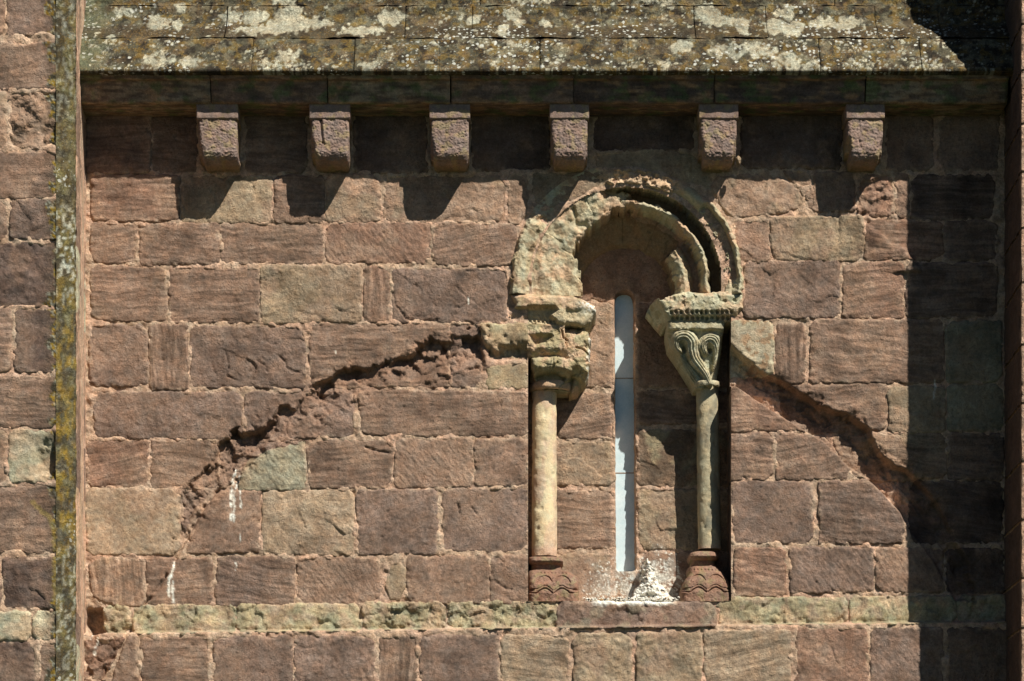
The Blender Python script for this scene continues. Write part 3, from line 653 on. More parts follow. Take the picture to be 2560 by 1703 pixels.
def roof_color(X, AY, low):
    base = lin((80, 76, 60)); C = np.broadcast_to(base, X.shape+(3,)).copy()
    C = mixc(C, lin((112, 107, 86)), ss(-.1, .4, fbm(X, AY*1.5, 60, 5, 1001)))
    C = mixc(C, lin((44, 37, 28)), .85*ss(-.05, .3, fbm(X, AY*1.5, 34, 5, 1002)))
    C = mixc(C, lin((124, 101, 48)), .6*ss(.08, .4, fbm(X, AY*1.4, 26, 5, 1003)))
    C = mixc(C, lin((116, 98, 74)), .4*ss(.1, .4, fbm(X, AY*1.4, 50, 4, 1006)))
    C = mixc(C, lin((96, 100, 78)), .9*ss(300, 215, X+30*fbm(X, AY, 30, 3, 1004)))
    C = mixc(C, lin((66, 56, 40)), .7*ss(62, 76, AY)*ss(97, 92, AY))
    wx = 14*fbm(X, AY, 24, 4, 1005); wy_ = 11*fbm(X, AY, 24, 4, 1007)
    W_ = np.zeros(X.shape)
    for cx_, cy_, rx, ry in BIG:
        m = (abs(X-cx_) < rx*1.8+20) & (abs(AY-cy_) < ry*2+20)
        if not m.any(): continue
        q = np.hypot((X[m]-cx_+wx[m])/rx, (AY[m]-cy_+wy_[m])/ry)
        holes = ss(.22, .5, fbm(X[m], AY[m], 15, 3, 1011))*.9
        W_[m] = np.maximum(W_[m], ss(1.1, .92, q)*(1-holes*(cy_ > 90)))
    d1, d2, dx, dy, ci = worley(X+6*fbm(X, AY, 12, 2, 1012), AY*1.35, 13, 1013)
    dens = ss(-.05, .35, fbm(X, AY, 120, 3, 1014))*(.4+.6*ss(85, 110, AY))+.35*ss(140, 168, AY)
    W_ = np.maximum(W_, ss(.04, -.04, d1-.42*ci)*(((ci*91.7) % 1) < dens*.75))
    d1, d2, dx, dy, ci = worley(X, AY*1.35, 6.5, 1015)
    W_ = np.maximum(W_, .7*ss(.05, -.05, d1-.4*ci)*(((ci*91.7) % 1) < .05+dens*.25))
    wc = lin((176, 172, 150))
    C = mixc(C, wc*(1+.25*fbm(X, AY, 20, 4, 1016))[..., None], .93*W_)
    return C, W_
def slab(x0, x1, p0, p1, name, seed, lip=False):
    pts = RPw[p0:p1+1]; app = RP[p0:p1+1]
    sl = np.r_[0, np.cumsum(np.hypot(*(pts[1:]-pts[:-1]).T))]
    t = np.linspace(0, sl[-1], max(4, int(sl[-1]/3.2))); yv = np.interp(t, sl, pts[:, 0]); dv = np.interp(t, sl, pts[:, 1]); av = np.interp(t, sl, app[:, 0])
    ty = np.gradient(yv); td = np.gradient(dv); l = np.hypot(ty, td); ny_, nd_ = td/l, -ty/l   # outward = up & forward
    X, T = np.meshgrid(np.arange(x0, x1+.1, 2.6), t); x_ = X
    AY = np.interp(T, t, av); Yv = np.interp(T, t, yv); Dv = np.interp(T, t, dv)
    nY = np.interp(T, t, ny_); nD = np.interp(T, t, nd_)
    C, Wm = roof_color(X, AY, lip)
    n_ = 3.0*fbm(X, T, 70, 4, seed)+1.3*fbm(X, T, 14, 3, seed+1)+.9*Wm
    ex = np.minimum(X-x0, x1-X)+2.5*fbm(X, T, 18, 2, seed+3); n_ = n_-1.8*np.clip(1-ex/2.5, 0, 1)
    et = (sl[-1]-T); n_ = n_-(0 if p1 >= len(RP)-1 else 1)*3*np.clip(1-et/5, 0, 1)
    if not lip: n_ = n_+3-4.0*np.clip(1-T/4, 0, 1)*ss(-.2, .2, fbm(X, T*0, 130, 2, seed+4))
    PY = Yv-abs(nY)*n_*0.6*1.0; PD = Dv+abs(nD)*n_
    if lip:   # turn the edge down and back
        add_y = [wy(172, 158)+4, wy(172, 158)+9, wy(172, 158)+11]; add_d = [159, 157, 112]
        rows_y = [np.full((1, X.shape[1]), a)+1.2*fbm(X[:1], X[:1]*0, 40, 3, seed+6) for a in add_y[::-1]]; rows_d = [np.full((1, X.shape[1]), a)+1.5*fbm(X[:1], X[:1]*0, 30, 3, seed+7) for a in add_d[::-1]]
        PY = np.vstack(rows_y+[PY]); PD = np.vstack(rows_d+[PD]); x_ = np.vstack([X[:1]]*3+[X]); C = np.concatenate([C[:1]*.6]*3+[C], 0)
    f = (x_-CX)*(ZC-110)/ZC
    V = np.stack([f/PPM, -PD/PPM, CAM_H+(CY-PY)/PPM], -1)
    build_grid(name, V, None, 'lichen', roof, C, prm=(0, 0, 1.0), buv=V*1.0, tuv=V*1.0)
J = [188, 634, 888, 1099, 1351, 1570, 2048, 2300, 2533]
for i in range(len(J)-1): slab(J[i], J[i+1], 0, 1, 'slab', 1100+i*9, lip=True)
J = [188, 560, 1012, 1180, 1508, 1742, 1923, 2200, 2360, 2533]
for i in range(len(J)-1): slab(J[i]+.2, J[i+1]-.2, 1, 6, 'slab', 1200+i*9)
J = [188, 735, 1200, 1640, 2100, 2533]
for i in range(len(J)-1): slab(J[i]+.2, J[i+1]-.2, 6, 9, 'slab', 1300+i*9)

me = bpy.data.meshes.new('slab_bed'); q = [(-250, -75), (15, -8), (60, 14), (140, 78), (198, 128), (216, 144), (216, 120), (260, -60)]
vv = []
for x_ in (175., 2530.): vv += [((x_-CX)/PPM, -(d_)/PPM, CAM_H+(CY-y_)/PPM) for y_, d_ in q]
me.from_pydata(vv, [], [(k, k+1, k+9, k+8) for k in range(7)])
a = me.attributes.new('col', 'FLOAT_COLOR', 'POINT'); a.data.foreach_set('color', np.tile(np.r_[lin((70, 62, 46)), 1], 16).astype(np.float32)); me.materials.append(MAT['mortar']); link_mesh('slab_bed', me, roof)

# ================================================================== CORNICE
corn = thing('cornice', 'dark moulded stone cornice in shade under the lichened roof edge', 'cornice', (0, -118/PPM, CAM_H+(CY-wy(258, 108))/PPM))
CP = [(178, 160), (181, 146), (184, 138), (197, 134), (203, 122), (212, 119), (255, 110), (259, 106)]
CPw = [(wy(a, d), d) for a, d in CP]+[(wy(259, 106)+1.5, 60), (wy(259, 106)+2, -14)]
CPw = np.array(CPw)
def cornice_stone(x0, x1, seed, c):
    sl = np.r_[0, np.cumsum(np.hypot(*(CPw[1:]-CPw[:-1]).T))]; t = np.unique(np.r_[np.arange(0, sl[-1], 4.), sl])
    yv = np.interp(t, sl, CPw[:, 0]); dv = np.interp(t, sl, CPw[:, 1])
    X, T = np.meshgrid(np.arange(x0, x1+.1, 5.), t); Y = np.interp(T, t, yv); D = np.interp(T, t, dv)
    n_ = 2.0*fbm(X, T, 40, 4, seed); ex = np.minimum(X-x0, x1-X); n_ = n_-4*np.clip(1-ex/5, 0, 1)
    C = solid(X, c)*(1+.35*fbm(X*.4, T, 22, 4, seed+1))[..., None]
    C = mixc(C, PAL['o'], .8*ss(0, .4, fbm(X*.3, T, 26, 3, seed+2))); C = mixc(C, lin((96, 112, 70)), .7*ss(.05, .5, fbm(X, T, 50, 4, seed+3))); C = mixc(C, PAL['k'], .7*ss(.0, .3, fbm(X*.35, T*1.5, 18, 3, seed+4)))
    V = np.stack([(X-CX)*(ZC-110)/ZC/PPM, -(D+n_)/PPM, CAM_H+(CY-(Y+.4*n_))/PPM], -1)
    build_grid('cornice_stone', V, None, 'stone', corn, C, prm=(.6, 0, .4), buv=V*np.array([.12, .3, 1.]), tuv=V)
J = [186, 528, 820, 1128, 1434, 1786, 2164, 2520]
for i in range(len(J)-1): cornice_stone(J[i]+.2, J[i+1]-.2, 1400+i*11, 'gbgbkkg'[i])

# ================================================================== CORBELS
def corbel(ax0, ax1, label, seed, lump=False, rib=False, fine=4.6, rb=6, tilt=0):
    D = 99.; f = (ZC-D)/ZC; xa, xb = CX+(ax0-CX)*f, CX+(ax1-CX)*f; cx = (xa+xb)/2; hw = (xb-xa)/2
    t = thing('corbel', label, 'corbel', ((cx-CX)/PPM, 0, CAM_H+(CY-428)/PPM), 'corbels under the cornice')
    # profiles as (height, depth), front top -> bottom back
    def loft(name, prof, hw, amp, sd_, pecks, rnd):
        prof = np.array(prof, float); sl = np.r_[0, np.cumsum(np.hypot(*(prof[1:]-prof[:-1]).T))]
        tt = np.unique(np.r_[np.arange(0, sl[-1], 1.8), sl]); py = np.interp(tt, sl, prof[:, 0]); pd = np.interp(tt, sl, prof[:, 1])
        ke = np.ones(5)/5; py2 = np.convolve(np.pad(py, 2, 'edge'), ke, 'valid'); pd2 = np.convolve(np.pad(pd, 2, 'edge'), ke, 'valid')
        ty = np.gradient(py2); td = np.gradient(pd2); l = np.hypot(ty, td)+1e-9; ny_, nd_ = -td/l, ty/l
        u = np.arange(-hw, hw+.1, 1.8); U, T = np.meshgrid(u, tt)
        ins = rnd*(1-np.sqrt(np.clip(1-np.clip((abs(U)-(hw-rnd))/rnd, 0, 1)**2, 0, 1)))
        n_ = amp*(.7*fbm(U, T, 22, 3, sd_))-ins
        if pecks:
            d1, d2, dx, dy, ci = worley(U+.4*fbm(U, T, 15, 2, sd_+1)*12, T, fine, sd_+2); n_ = n_+pecks*(np.clip(.55-d1, -.3, .5))*1.6+pecks*.5*pn((U+T)/4.5, (U-T)/14, sd_+3)
        if rib: n_ = n_-5*np.exp(-((U+hw*.42+3*np.sin(T/30))/3.2)**2)*(T < 95)+3*np.exp(-((U+hw*.3+3*np.sin(T/30))/3.)**2)*(T < 95)
        PY = np.interp(T, tt, py)+n_*np.interp(T, tt, ny_); PD = np.interp(T, tt, pd)+n_*np.interp(T, tt, nd_)
        XX = cx+U
        n0 = (rb+3)*1.2*np.clip((abs(U)-(hw-16))/16, 0, 1)**2*ss(72, 112, T)*(pecks > 0); PD = PD-n0*.6; PY = PY-n0*.5; U = U+tilt*(PY-PY.min())/100*(1 if pecks > 0 else .0)
        # side walls
        K_ = 14; sL = []; 
        for side in (0, -1):
            rows = []
            for k in range(1, K_+1):
                a = k/K_; rows.append(np.stack([np.full(len(tt), XX[0, side])+1.0*fbm(PD[:, side]*(1-a), PY[:, side], 16, 3, sd_+5+side)*(k < K_), PY[:, side], PD[:, side]*(1-a)-14*a], -1))
            sL.append(rows)
        XX = cx+U*(1-.006*n0) if pecks > 0 else XX
        G = np.stack([XX, PY, PD], -1)
        left = np.stack(sL[0][::-1], 1); right = np.stack(sL[1], 1)
        G = np.concatenate([left, G, right], 1)
        X_, Y_, D_ = G[..., 0], G[..., 1], G[..., 2]
        C = solid(X_, lin((142, 122, 112)))*(1+.15*fbm(X_, Y_, 30, 4, sd_+7))[..., None]
        C = mixc(C, lin((158, 132, 98)), .5*ss(60, 30, D_)); C = mixc(C, lin((160, 142, 100)), .5*ss(.1, .4, fbm(X_, Y_, 25, 4, sd_+8)))
        V = np.stack([(X_-CX)/PPM, -D_/PPM, CAM_H+(CY-Y_)/PPM], -1)
        return build_grid(name, V, None, 'carved', t, C, prm=(0, 0, .35))
    top = wy(258, 100)-1.5; ab = wy(298, 99)
    loft('abacus', [(top, -5), (top, 99), (top+5, 101), (ab-3, 100), (ab, 97), (ab+1, 90), (ab+1, 0)], hw, 1.2, seed, 0, 2.5)
    loft('block', [(ab-4, 60), (ab-1, 92), (ab+2, 96), (405, 96), (415, 92), (422, 84), (426, 64), (428, 20), (430, -5)], hw-3.5, 2.4, seed+50, 2.1, 9)
    if lump:
        U, T = np.meshgrid(np.linspace(0, 2*np.pi, 25), np.linspace(0, np.pi, 15)); r = 8*(1+.3*fbm(U*5, T*5, 4, 2, 77))
        X_ = xb+3+r*.8*np.sin(T)*np.cos(U); D_ = 48+r*np.sin(T)*np.sin(U); Y_ = 414+r*1.3*np.cos(T)
        V = np.stack([(X_-CX)/PPM, -D_/PPM, CAM_H+(CY-Y_)/PPM], -1); build_grid('mortar_lump', V, None, 'mortar', t, solid(X_, 'g'), prm=(0, 0, 1.))
corbel(491, 595, 'leftmost corbel, its front tooled in a fine basket-like pecking', 1501, tilt=6, rb=4)
corbel(773, 876, 'second corbel from the left, with an upright rib near its left side', 1511, rib=True, tilt=4, rb=10)
corbel(1073, 1176, 'third corbel from the left, evenly pecked with a dark soiled underside', 1521, tilt=1.5)
corbel(1374, 1474, 'corbel just above the left half of the arched window', 1531, fine=5, rb=12)
corbel(1747, 1847, 'corbel right of the arch with a small pale lump stuck on its lower right side', 1541, lump=True, fine=5.2, rb=20)
corbel(2115, 2213, 'rightmost corbel, with smoother wavy tooling beside the dark buttress shadow', 1551, fine=7, rb=24)

# ================================================================== ARCHED WINDOW
win = thing('arched_window', 'round arched window with eroded green and pink stone mouldings and a narrow bluish slit of glass', 'window', ((ACX-CX)/PPM, 0, CAM_H+(CY-1503)/PPM))
def arch_depth(r, th, X, Y):
    deg = np.degrees(th); j = 5.0*fbm(X, Y, 34, 3, 1601)+2.4*fbm(X, Y, 11, 3, 1602); rj = r+j
    rollR = np.interp(rj, [112, 120, 123, 128, 136, 146, 156, 163, 168, 172, 184, 188, 193, 199, 206, 212, 216, 240, 243, 247, 256, 265, 268, 276, 281, 288, 292, 296],
                      [-158, -140, -85, -55, -40, -34, -40, -52, -66, -70, -70, -36, -12, -3, -7, -26, -86, -84, -14, -2, 3, -2, 2, 14, 20, 17, 2, -12])
    roll_n = np.interp(rj, [112, 122, 150, 168, 192], [-158, -135, -108, -84, -70])
    # wrecked inner order above about 38 degrees
    miss = ss(36, 40, deg+2*fbm(X, Y, 14, 2, 1603)); a = np.where(rj < 190, roll_n*miss+rollR*(1-miss), rollR)
    # left: a broad ragged mass
    ri = np.interp(deg, [60, 78, 84, 100, 118, 135, 150, 165, 180], [196, 194, 190, 184, 170, 162, 150, 128, 112])+7*fbm(X, Y, 22, 3, 1604)+4*facet(X, Y, 16, 1605)
    inner = np.interp(r, [112, 125, 195], [-158, -128, -84])
    hood = np.interp(rj, [240, 250, 256, 272, 284, 290, 296], [-4, 2, 12, 20, 16, 2, -12])
    k = ss(140, 152, deg+3*fbm(X, Y, 20, 2, 1606))
    body = -9+5*fbm(X, Y, 55, 4, 1607)+2.6*fbm(X, Y, 26, 3, 1608)+.5*facet(X, Y, 14, 1609)-14*ss(9, 4, np.hypot(X-1334, (Y-622)*.6))-12*ss(7, 3, np.hypot(X-1324, (Y-658)*.6))+8*(r-200)/80
    body = body-10*np.exp(-((deg-128-10*fbm(X, Y, 40, 2, 1610))/5)**2)*(r < 232)
    body = 4-np.logaddexp(0, (4-body)/3)*3
    top_ = ss(110, 96, deg); crev = sdline(X, Y, [(1520, 468), (1545, 478), (1575, 492), (1598, 492)]); body = body-26*ss(12, 3, crev+4*fbm(X, Y, 12, 2, 1611))
    left = np.where(r < ri-3, inner, np.where(r > 243, k*hood+(1-k)*body, body)); left = np.where((r >= ri-3) & (r < ri+4), body-12*(1-(r-ri+3)/7), left)
    sR = ss(98, 88, deg+5*fbm(X, Y, 26, 2, 1612)+.15*(235-r))
    d = left*(1-sR)+a*sR
    # channel goes on to the crown between outer roll and hood
    ch = ss(214, 219, rj)*ss(244, 240, rj)*ss(108, 98, deg); d = d*(1-ch)+np.minimum(d, -42-30*ss(98, 60, deg))*ch
    # beads of the hood, right side
    bead = ss(1, 3, deg)*ss(45, 40, deg)*ss(243, 245, r)*ss(267, 264, r)
    bd = abs(np.cos((deg+3*fbm(X, Y, 12, 2, 1613))*math.pi/7.0)); d = d-bead*(24*(1-bd**2.2)+4*facet(X, Y, 8, 1614)); d = d-30*ss(264, 266, r)*ss(277, 273, r)*ss(1, 4, deg)*ss(44, 40, deg)
    solidh = ss(43, 47, deg)*ss(64, 60, deg); d = np.where((r > 248), d*(1-solidh)+solidh*np.minimum(12, 12-((r-270)/17)**2*14), d)
    rub = ss(60, 66, deg)*ss(104, 96, deg)*(r > 246); d = d*(1-rub)+rub*(4+7*facet(X, Y, 18, 1615)+5*facet(X, Y, 9, 1616)-26*ss(280, 292, r))
    # scallops knocked out of the outer roll
    d = d-14*ss(205, 212, r+8*np.maximum(0, facet(X, Y, 20, 1617)))*ss(217, 213, r)*(deg < 95)
    return d+.7*fbm(X, Y, 14, 3, 1618)
def arch_color(r, th, X, Y, d):
    deg = np.degrees(th)
    C = solid(X, 'a')*(1+.16*fbm(X, Y, 40, 4, 1621))[..., None]
    C = mixc(C, PAL['q'], .9*ss(-.15, .35, fbm(X, Y, 70, 4, 1622)))
    C = mixc(C, PAL['A'], .7*ss(.0, .45, fbm(X, Y, 50, 4, 1623)))
    C = mixc(C, lin((140, 116, 88)), .6*ss(.1, .4, fbm(X, Y, 30, 4, 1624))*(deg > 95))
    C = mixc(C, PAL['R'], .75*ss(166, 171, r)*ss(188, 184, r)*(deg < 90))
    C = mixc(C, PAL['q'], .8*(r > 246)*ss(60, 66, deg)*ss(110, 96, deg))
    C = mixc(C, lin((124, 103, 80)), .85*(d < -80))  # shade of the deep soffit and groove put into the colour
    return C
def arch_part(name, r0, r1, t0, t1, seed):
    """ring piece; angles in degrees; the feet (below 0 / above 180) run straight down"""
    rs = np.linspace(r0, r1, max(3, int((r1-r0)/1.7))); ths = np.linspace(t0, t1, max(4, int(abs(t1-t0)*math.pi/180*(r1)/2.1)))
    R, T = np.meshgrid(rs, ths); Tc = np.clip(T, 0, 180); th = np.radians(Tc)
    X = ACX+R*np.cos(th); Y = ACY-R*np.sin(th)
    Y = Y+np.where(T < 0, -T, 0)*4+np.where(T > 180, T-180, 0)*4
    d = arch_depth(R, th, X, Y)
    e = np.minimum(T-t0, t1-T)*math.pi/180*R; d = d-np.where(T > 95, 1.2, 3.0)*np.clip(1-e/2.2, 0, 1)*(R > 120)
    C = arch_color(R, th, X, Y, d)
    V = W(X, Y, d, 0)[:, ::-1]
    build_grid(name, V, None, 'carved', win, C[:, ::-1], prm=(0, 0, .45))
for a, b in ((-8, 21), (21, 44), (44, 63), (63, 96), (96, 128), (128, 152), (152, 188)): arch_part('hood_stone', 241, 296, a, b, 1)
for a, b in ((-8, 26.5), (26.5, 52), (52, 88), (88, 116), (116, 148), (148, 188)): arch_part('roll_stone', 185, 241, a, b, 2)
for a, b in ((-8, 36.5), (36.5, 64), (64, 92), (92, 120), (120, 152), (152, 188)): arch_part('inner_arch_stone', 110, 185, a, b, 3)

# back wall of the niche
PD = -146.
sx_l, sx_r = 1538., 1586.
pf = Face(seg((1300, 1538, 2.4), (1538, 1586, 2.4), (1586, 1850, 2.4)), seg((560, 1530, 2.4)), PD, 41)
Xp, Yp = pf.X, pf.Y
lx = 1538+(Yp-740)*.005; rx_ = 1584+(Yp-740)*.006; cxs = (lx+rx_)/2; hws = (rx_-lx)/2
top_c = 752.
slit = np.where(Yp < top_c, np.hypot(Xp-cxs, Yp-top_c)-hws, abs(Xp-cxs)-hws)
slit = np.maximum(slit, np.where(Yp > 1400, np.hypot(np.maximum(abs(Xp-cxs)-(hws-10), 0), np.maximum(Yp-1417, 0))-10, -99))+1.2*fbm(Xp, Yp, 20, 3, 1701)
pf.S = pf.S-55*ss(2.5, -1.5, slit)
pf.mk &= ~(slit < -4.5)
def niche_paint(X, Y, C, sd):
    s_ = np.interp(X, [1450, 1500, 1560, 1625, 1680, 1720], [0, .5, .7, 1.0, .7, 0])
    g = np.clip(s_*ss(1378, 1475, Y+30*fbm(X, Y, 50, 2, 1702)+30*ss(70, 10, abs(X-1640))), 0, 1)
    sp = fbm(X, Y, 10, 4, 1703, .7); C = mixc(C, PAL['w'], .8*ss(-.05, .1, sp-.7+g*.8)*ss(.02, .12, g)); C = mixc(C, PAL['w']*.72, .75*g*ss(-.3, .3, fbm(X, Y, 26, 3, 1704)+.1)); return mixc(C, PAL['M'], .5*ss(9, 2, abs(np.abs(X-1562)-30))*(Y > 735))
for v in ((1395, 560, 1840, 752, 'r', 's'), (1395, 757, 1534, 966, 'n', 'f'), (1388, 986, 1534, 1096, 'b', 'w'), (1388, 1106, 1536, 1212, 'g', 'f'), (1388, 1228, 1537, 1371, 'b', 'h'), (1388, 1385, 1600, 1530, 'n', 's'),
          (1594, 760, 1835, 966, 'r', 'f'), (1594, 978, 1835, 1060, 'b', 'w'), (1596, 1076, 1835, 1214, 'B', 'f'), (1598, 1224, 1835, 1372, 'g', 'f'), (1604, 1380, 1835, 1530, 'r', 's')):
    pf.stone(win, box(*v[:4]), v[4], v[5], name='niche_stone', paint=niche_paint, off=0)
pf.mortar(win, name='niche_mortar', paint=niche_paint, lvl=-3)
# glass in the slit, three panes
for i, (y0, y1) in enumerate(((722, 938), (940, 1176), (1178, 1424))):
    gx, gy = np.meshgrid(np.linspace(1530, 1594, 8), np.linspace(y0, y1, 12))
    build_grid('glass_pane', W(gx, gy, PD-38+.35*i, PD), None, 'glass', win, solid(gx, 'w'))
for y0 in (939, 1177):
    gx, gy = np.meshgrid(np.linspace(1530, 1594, 4), np.linspace(y0-1.1, y0+1.1, 3)); build_grid('glazing_bar', W(gx, gy, PD-36.5, PD), None, 'mortar', win, solid(gx, 'o' if y0 > 1000 else 't'))
# jambs and sill
def jamb(x, sgn, segs, name='jamb_stone'):
    for k, (y0, y1, d0, d1) in enumerate(segs):
        Dd, Yy = np.meshgrid(np.linspace(d0, d1, 30), np.arange(y0, y1+.1, 5.)); n_ = 1.5*fbm(Dd, Yy, 30, 3, int(x)+k)-2*np.clip(1-np.minimum(Yy-y0, y1-Yy)/4, 0, 1)
        C = solid(Dd, 'b')*(1+.2*fbm(Dd, Yy, 40, 3, int(x)+k+5))[..., None]
        V = W(x+sgn*n_, Yy, Dd, 0)
        if sgn < 0: V = V[:, ::-1]; C = C[:, ::-1]
        build_grid(name, V, None, 'stone', win, C, prm=(0, 0, .3))
jamb(1319, 1, [(735, 905, -4, -158), (905, 1097, -4, -158), (1097, 1218, -4, -158), (1218, 1382, -4, -158), (1382, 1503, -4, -158)])
jamb(1829, -1, [(735, 850, -6, -158), (850, 963, -44, -158), (963, 1083, -4, -158), (1083, 1200, -4, -158), (1200, 1365, -4, -158), (1365, 1503, -4, -158)])
Xs, Ds = np.meshgrid(np.arange(1316, 1832, 5.), np.linspace(4, -158, 24)); Ys = 1504+1.2*fbm(Xs, Ds, 30, 3, 1711)
Cs = mixc(solid(Xs, 'n'), PAL['w'], ss(150, 60, abs(Xs-1590))); build_grid('sill', W(Xs, Ys, Ds, 0), None, 'stone', win, Cs, prm=(0, 0, .5))

# ================================================================== CARVED RELIEFS
def dome(X, Y, poly, hin, hedge, w, j=0, seed=0):
    if j: X = X+j*fbm(X, Y, 16, 3, seed); Y = Y+j*fbm(X, Y, 16, 3, seed+1)
    sd = sdpoly(X, Y, poly); t = np.clip(-sd/w, 0, 1); return np.where(sd < 0, hedge+(hin-hedge)*np.sqrt(1-(1-t)**2), -999.)
def stroke(X, Y, P_, w, h, ridges=0):
    d, T, S, L = sdline(X, Y, smooth_line(P_), True)
    wv = np.interp(T/L, np.linspace(0, 1, len(w)), w) if isinstance(w, (list, tuple)) else w
    q = np.clip(1-(d/wv)**2, 0, 1); out = h*np.sqrt(q)
    if ridges: out = out-3.8*(d < wv)*(.5-.5*np.cos(2*np.pi*(S+wv)/(2*wv)*ridges))*ss(0, .3, q)
    return out
def carve(X, Y, P_, w, dep): return dep*ss(w, w*.25, sdline(X, Y, smooth_line(P_)))
def relief(name, x0, y0, x1, y1, step, fn, parent, D0, mat='carved', col=None, back=-156, prm=(0, 0, .4)):
    X, Y = np.meshgrid(np.arange(x0, x1+.1, step), np.arange(y0, y1+.1, step)); H = fn(X, Y); ok = H > -500
    g = ok.copy()
    g[1:] |= ok[:-1]; g[:-1] |= ok[1:]; g2 = g.copy(); g2[:, 1:] |= g[:, :-1]; g2[:, :-1] |= g[:, 1:]
    H = np.where(ok, H+.7*fbm(X, Y, 9, 3, int(x0)), back)
    C = col(X, Y, H); o = build_grid(name, W(X, Y, H, D0), g2, mat, parent, C, prm=prm); return o
def carved_col(c1, c2, seed, k=.9):
    def f(X, Y, H):
        C = solid(X, c1)*(1+.14*fbm(X, Y, 30, 4, seed))[..., None]; C = mixc(C, PAL[c2], k*ss(-.05, .35, fbm(X, Y, 50, 4, seed+1)))
        return mixc(C, lin((142, 132, 96)), .5*ss(.1, .5, fbm(X, Y, 18, 4, seed+2)))
    return f

# ---- right column
colr = thing('column', 'greenish nook column right of the glass slit, its capital carved with two curling volutes, mostly in shade', 'column', ((1772-CX)/PPM, 80/PPM, CAM_H+(CY-1503)/PPM), 'columns flanking the window')
def impost_r(X, Y):
    jx = 2.0*fbm(X, Y, 18, 3, 1801)
    fr = sdpoly(X+jx, Y+jx, [(1648, 752), (1690, 734), (1705, 727), (1760, 732), (1800, 727), (1856, 727), (1858, 770), (1846, 792), (1840, 803), (1668, 805), (1664, 790)])
    H = np.where(fr < 0, 10-10*np.clip(1+fr/7, 0, 1)**2, -999)
    H = np.where(fr < 0, H-6*ss(745, 729, Y)-22*ss(774, 806, Y), -999)
    for k in range(13):
        for r_ in range(2):
            px = 1678+k*12.6+(r_*3)+1.3*math.sin(k*5.1+r_); py = 781+r_*12.5+.8*math.cos(k*3.3+r_)
            if k > 12: continue
            H = np.where(fr < -2, H-12*ss(5.2, 3.0, np.hypot(X-px, Y-py)), H)
    sdd = sdpoly(X+jx, Y+jx, [(1620, 764), (1628, 748), (1650, 742), (1672, 806), (1660, 812), (1640, 790)])
    side = np.where(sdd < 0, -8-75*ss(1656, 1622, X-.45*(Y-750))-20*ss(760, 800, Y), -999)
    H = np.maximum(H, side)
    H = np.where(H > -500, H+1.8*fbm(X, Y, 30, 3, 1802)-4*ss(.2, .5, fbm(X, Y, 20, 2, 1803)), H)
    return H
relief('impost', 1612, 720, 1866, 816, 1.5, impost_r, colr, 0, col=carved_col('A', 'q', 1804, .7))
def cap_r(X, Y):
    xl = np.interp(Y, [800, 822, 858, 885, 915, 955, 962], [1668, 1668, 1674, 1692, 1712, 1737, 1738])
    xr_ = np.interp(Y, [800, 822, 900, 955, 962], [1813, 1812, 1805, 1794, 1794])
    ins = (X > xl) & (X < xr_) & (Y > 800) & (Y < 962)
    dep = np.interp(Y, [800, 820, 824, 850, 900, 940, 962], [-10, -10, -26, -32, -48, -54, -56])
    e = np.minimum(X-xl, (xr_-X)); wdt = np.interp(Y, [800, 850, 955], [10, 30, 30]); am = np.interp(Y, [800, 850, 955], [8, 34, 26])
    H = dep-am*(1-np.sqrt(np.clip(1-(1-np.clip(e/wdt, 0, 1))**2, 0, 1)))
    H = H-ss(1792, 1806, X)*ss(822, 900, Y)*20
    H = H+stroke(X, Y, [(1699, 873), (1692, 866), (1689, 850), (1700, 838), (1718, 838), (1731, 852), (1733, 872), (1740, 892), (1756, 913), (1770, 934), (1777, 952)], [10, 14, 18, 19, 18, 15, 12, 8], 25, 5)
    H = H+stroke(X, Y, [(1765, 876), (1760, 864), (1762, 850), (1774, 842), (1788, 846), (1796, 860), (1796, 878), (1791, 898), (1786, 916)], [9, 13, 15, 16, 14, 10, 6, 2], 17, 5)
    H = H+stroke(X, Y, [(1704, 884), (1716, 905), (1732, 930), (1750, 956)], [5, 11, 15, 14], 14, 6)
    H = H-16*ss(9, 3, np.hypot(X-1712, Y-868))-14*ss(8, 3, np.hypot(X-1776, Y-869))
    H = H-3*ss(3, 0, abs(Y-821-2*fbm(X, Y, 14, 2, 1811)))*(X < 1812)
    return np.where(ins, H+.8*fbm(X, Y, 20, 3, 1812), -999)
relief('capital', 1660, 800, 1816, 964, 1.25, cap_r, colr, 0, col=carved_col('A', 'a', 1814, .6), prm=(0, 0, .2))
def torus_ring(name, cx_, cy_, r, h, D, parent, c, mat='carved', squash=1.0, seed=0):
    A, T = np.meshgrid(np.linspace(-np.pi*.98, np.pi*.02, 44), np.linspace(-np.pi/2, np.pi/2, 12))
    rr = r-h*.6+h*.6*np.cos(T)+1.2*fbm(A*20, T*6, 8, 3, seed); X = cx_+rr*np.cos(A); Dd = D-rr*np.sin(A)*squash*1.0; Y = cy_+h*np.sin(T)+0*A
    C = solid(X, c)*(1+.15*fbm(X, Y, 20, 3, seed+2))[..., None]
    V = np.stack([(X-CX)*(ZC-D)/ZC/PPM, -Dd/PPM, CAM_H+(CY-Y)*(ZC-D)/ZC/PPM], -1)
    build_grid(name, V[:, ::-1], None, mat, parent, C[:, ::-1], prm=(0, 0, .3))
torus_ring('neck_ring', 1767, 962, 33, 7, -66, colr, 'a', seed=1821)
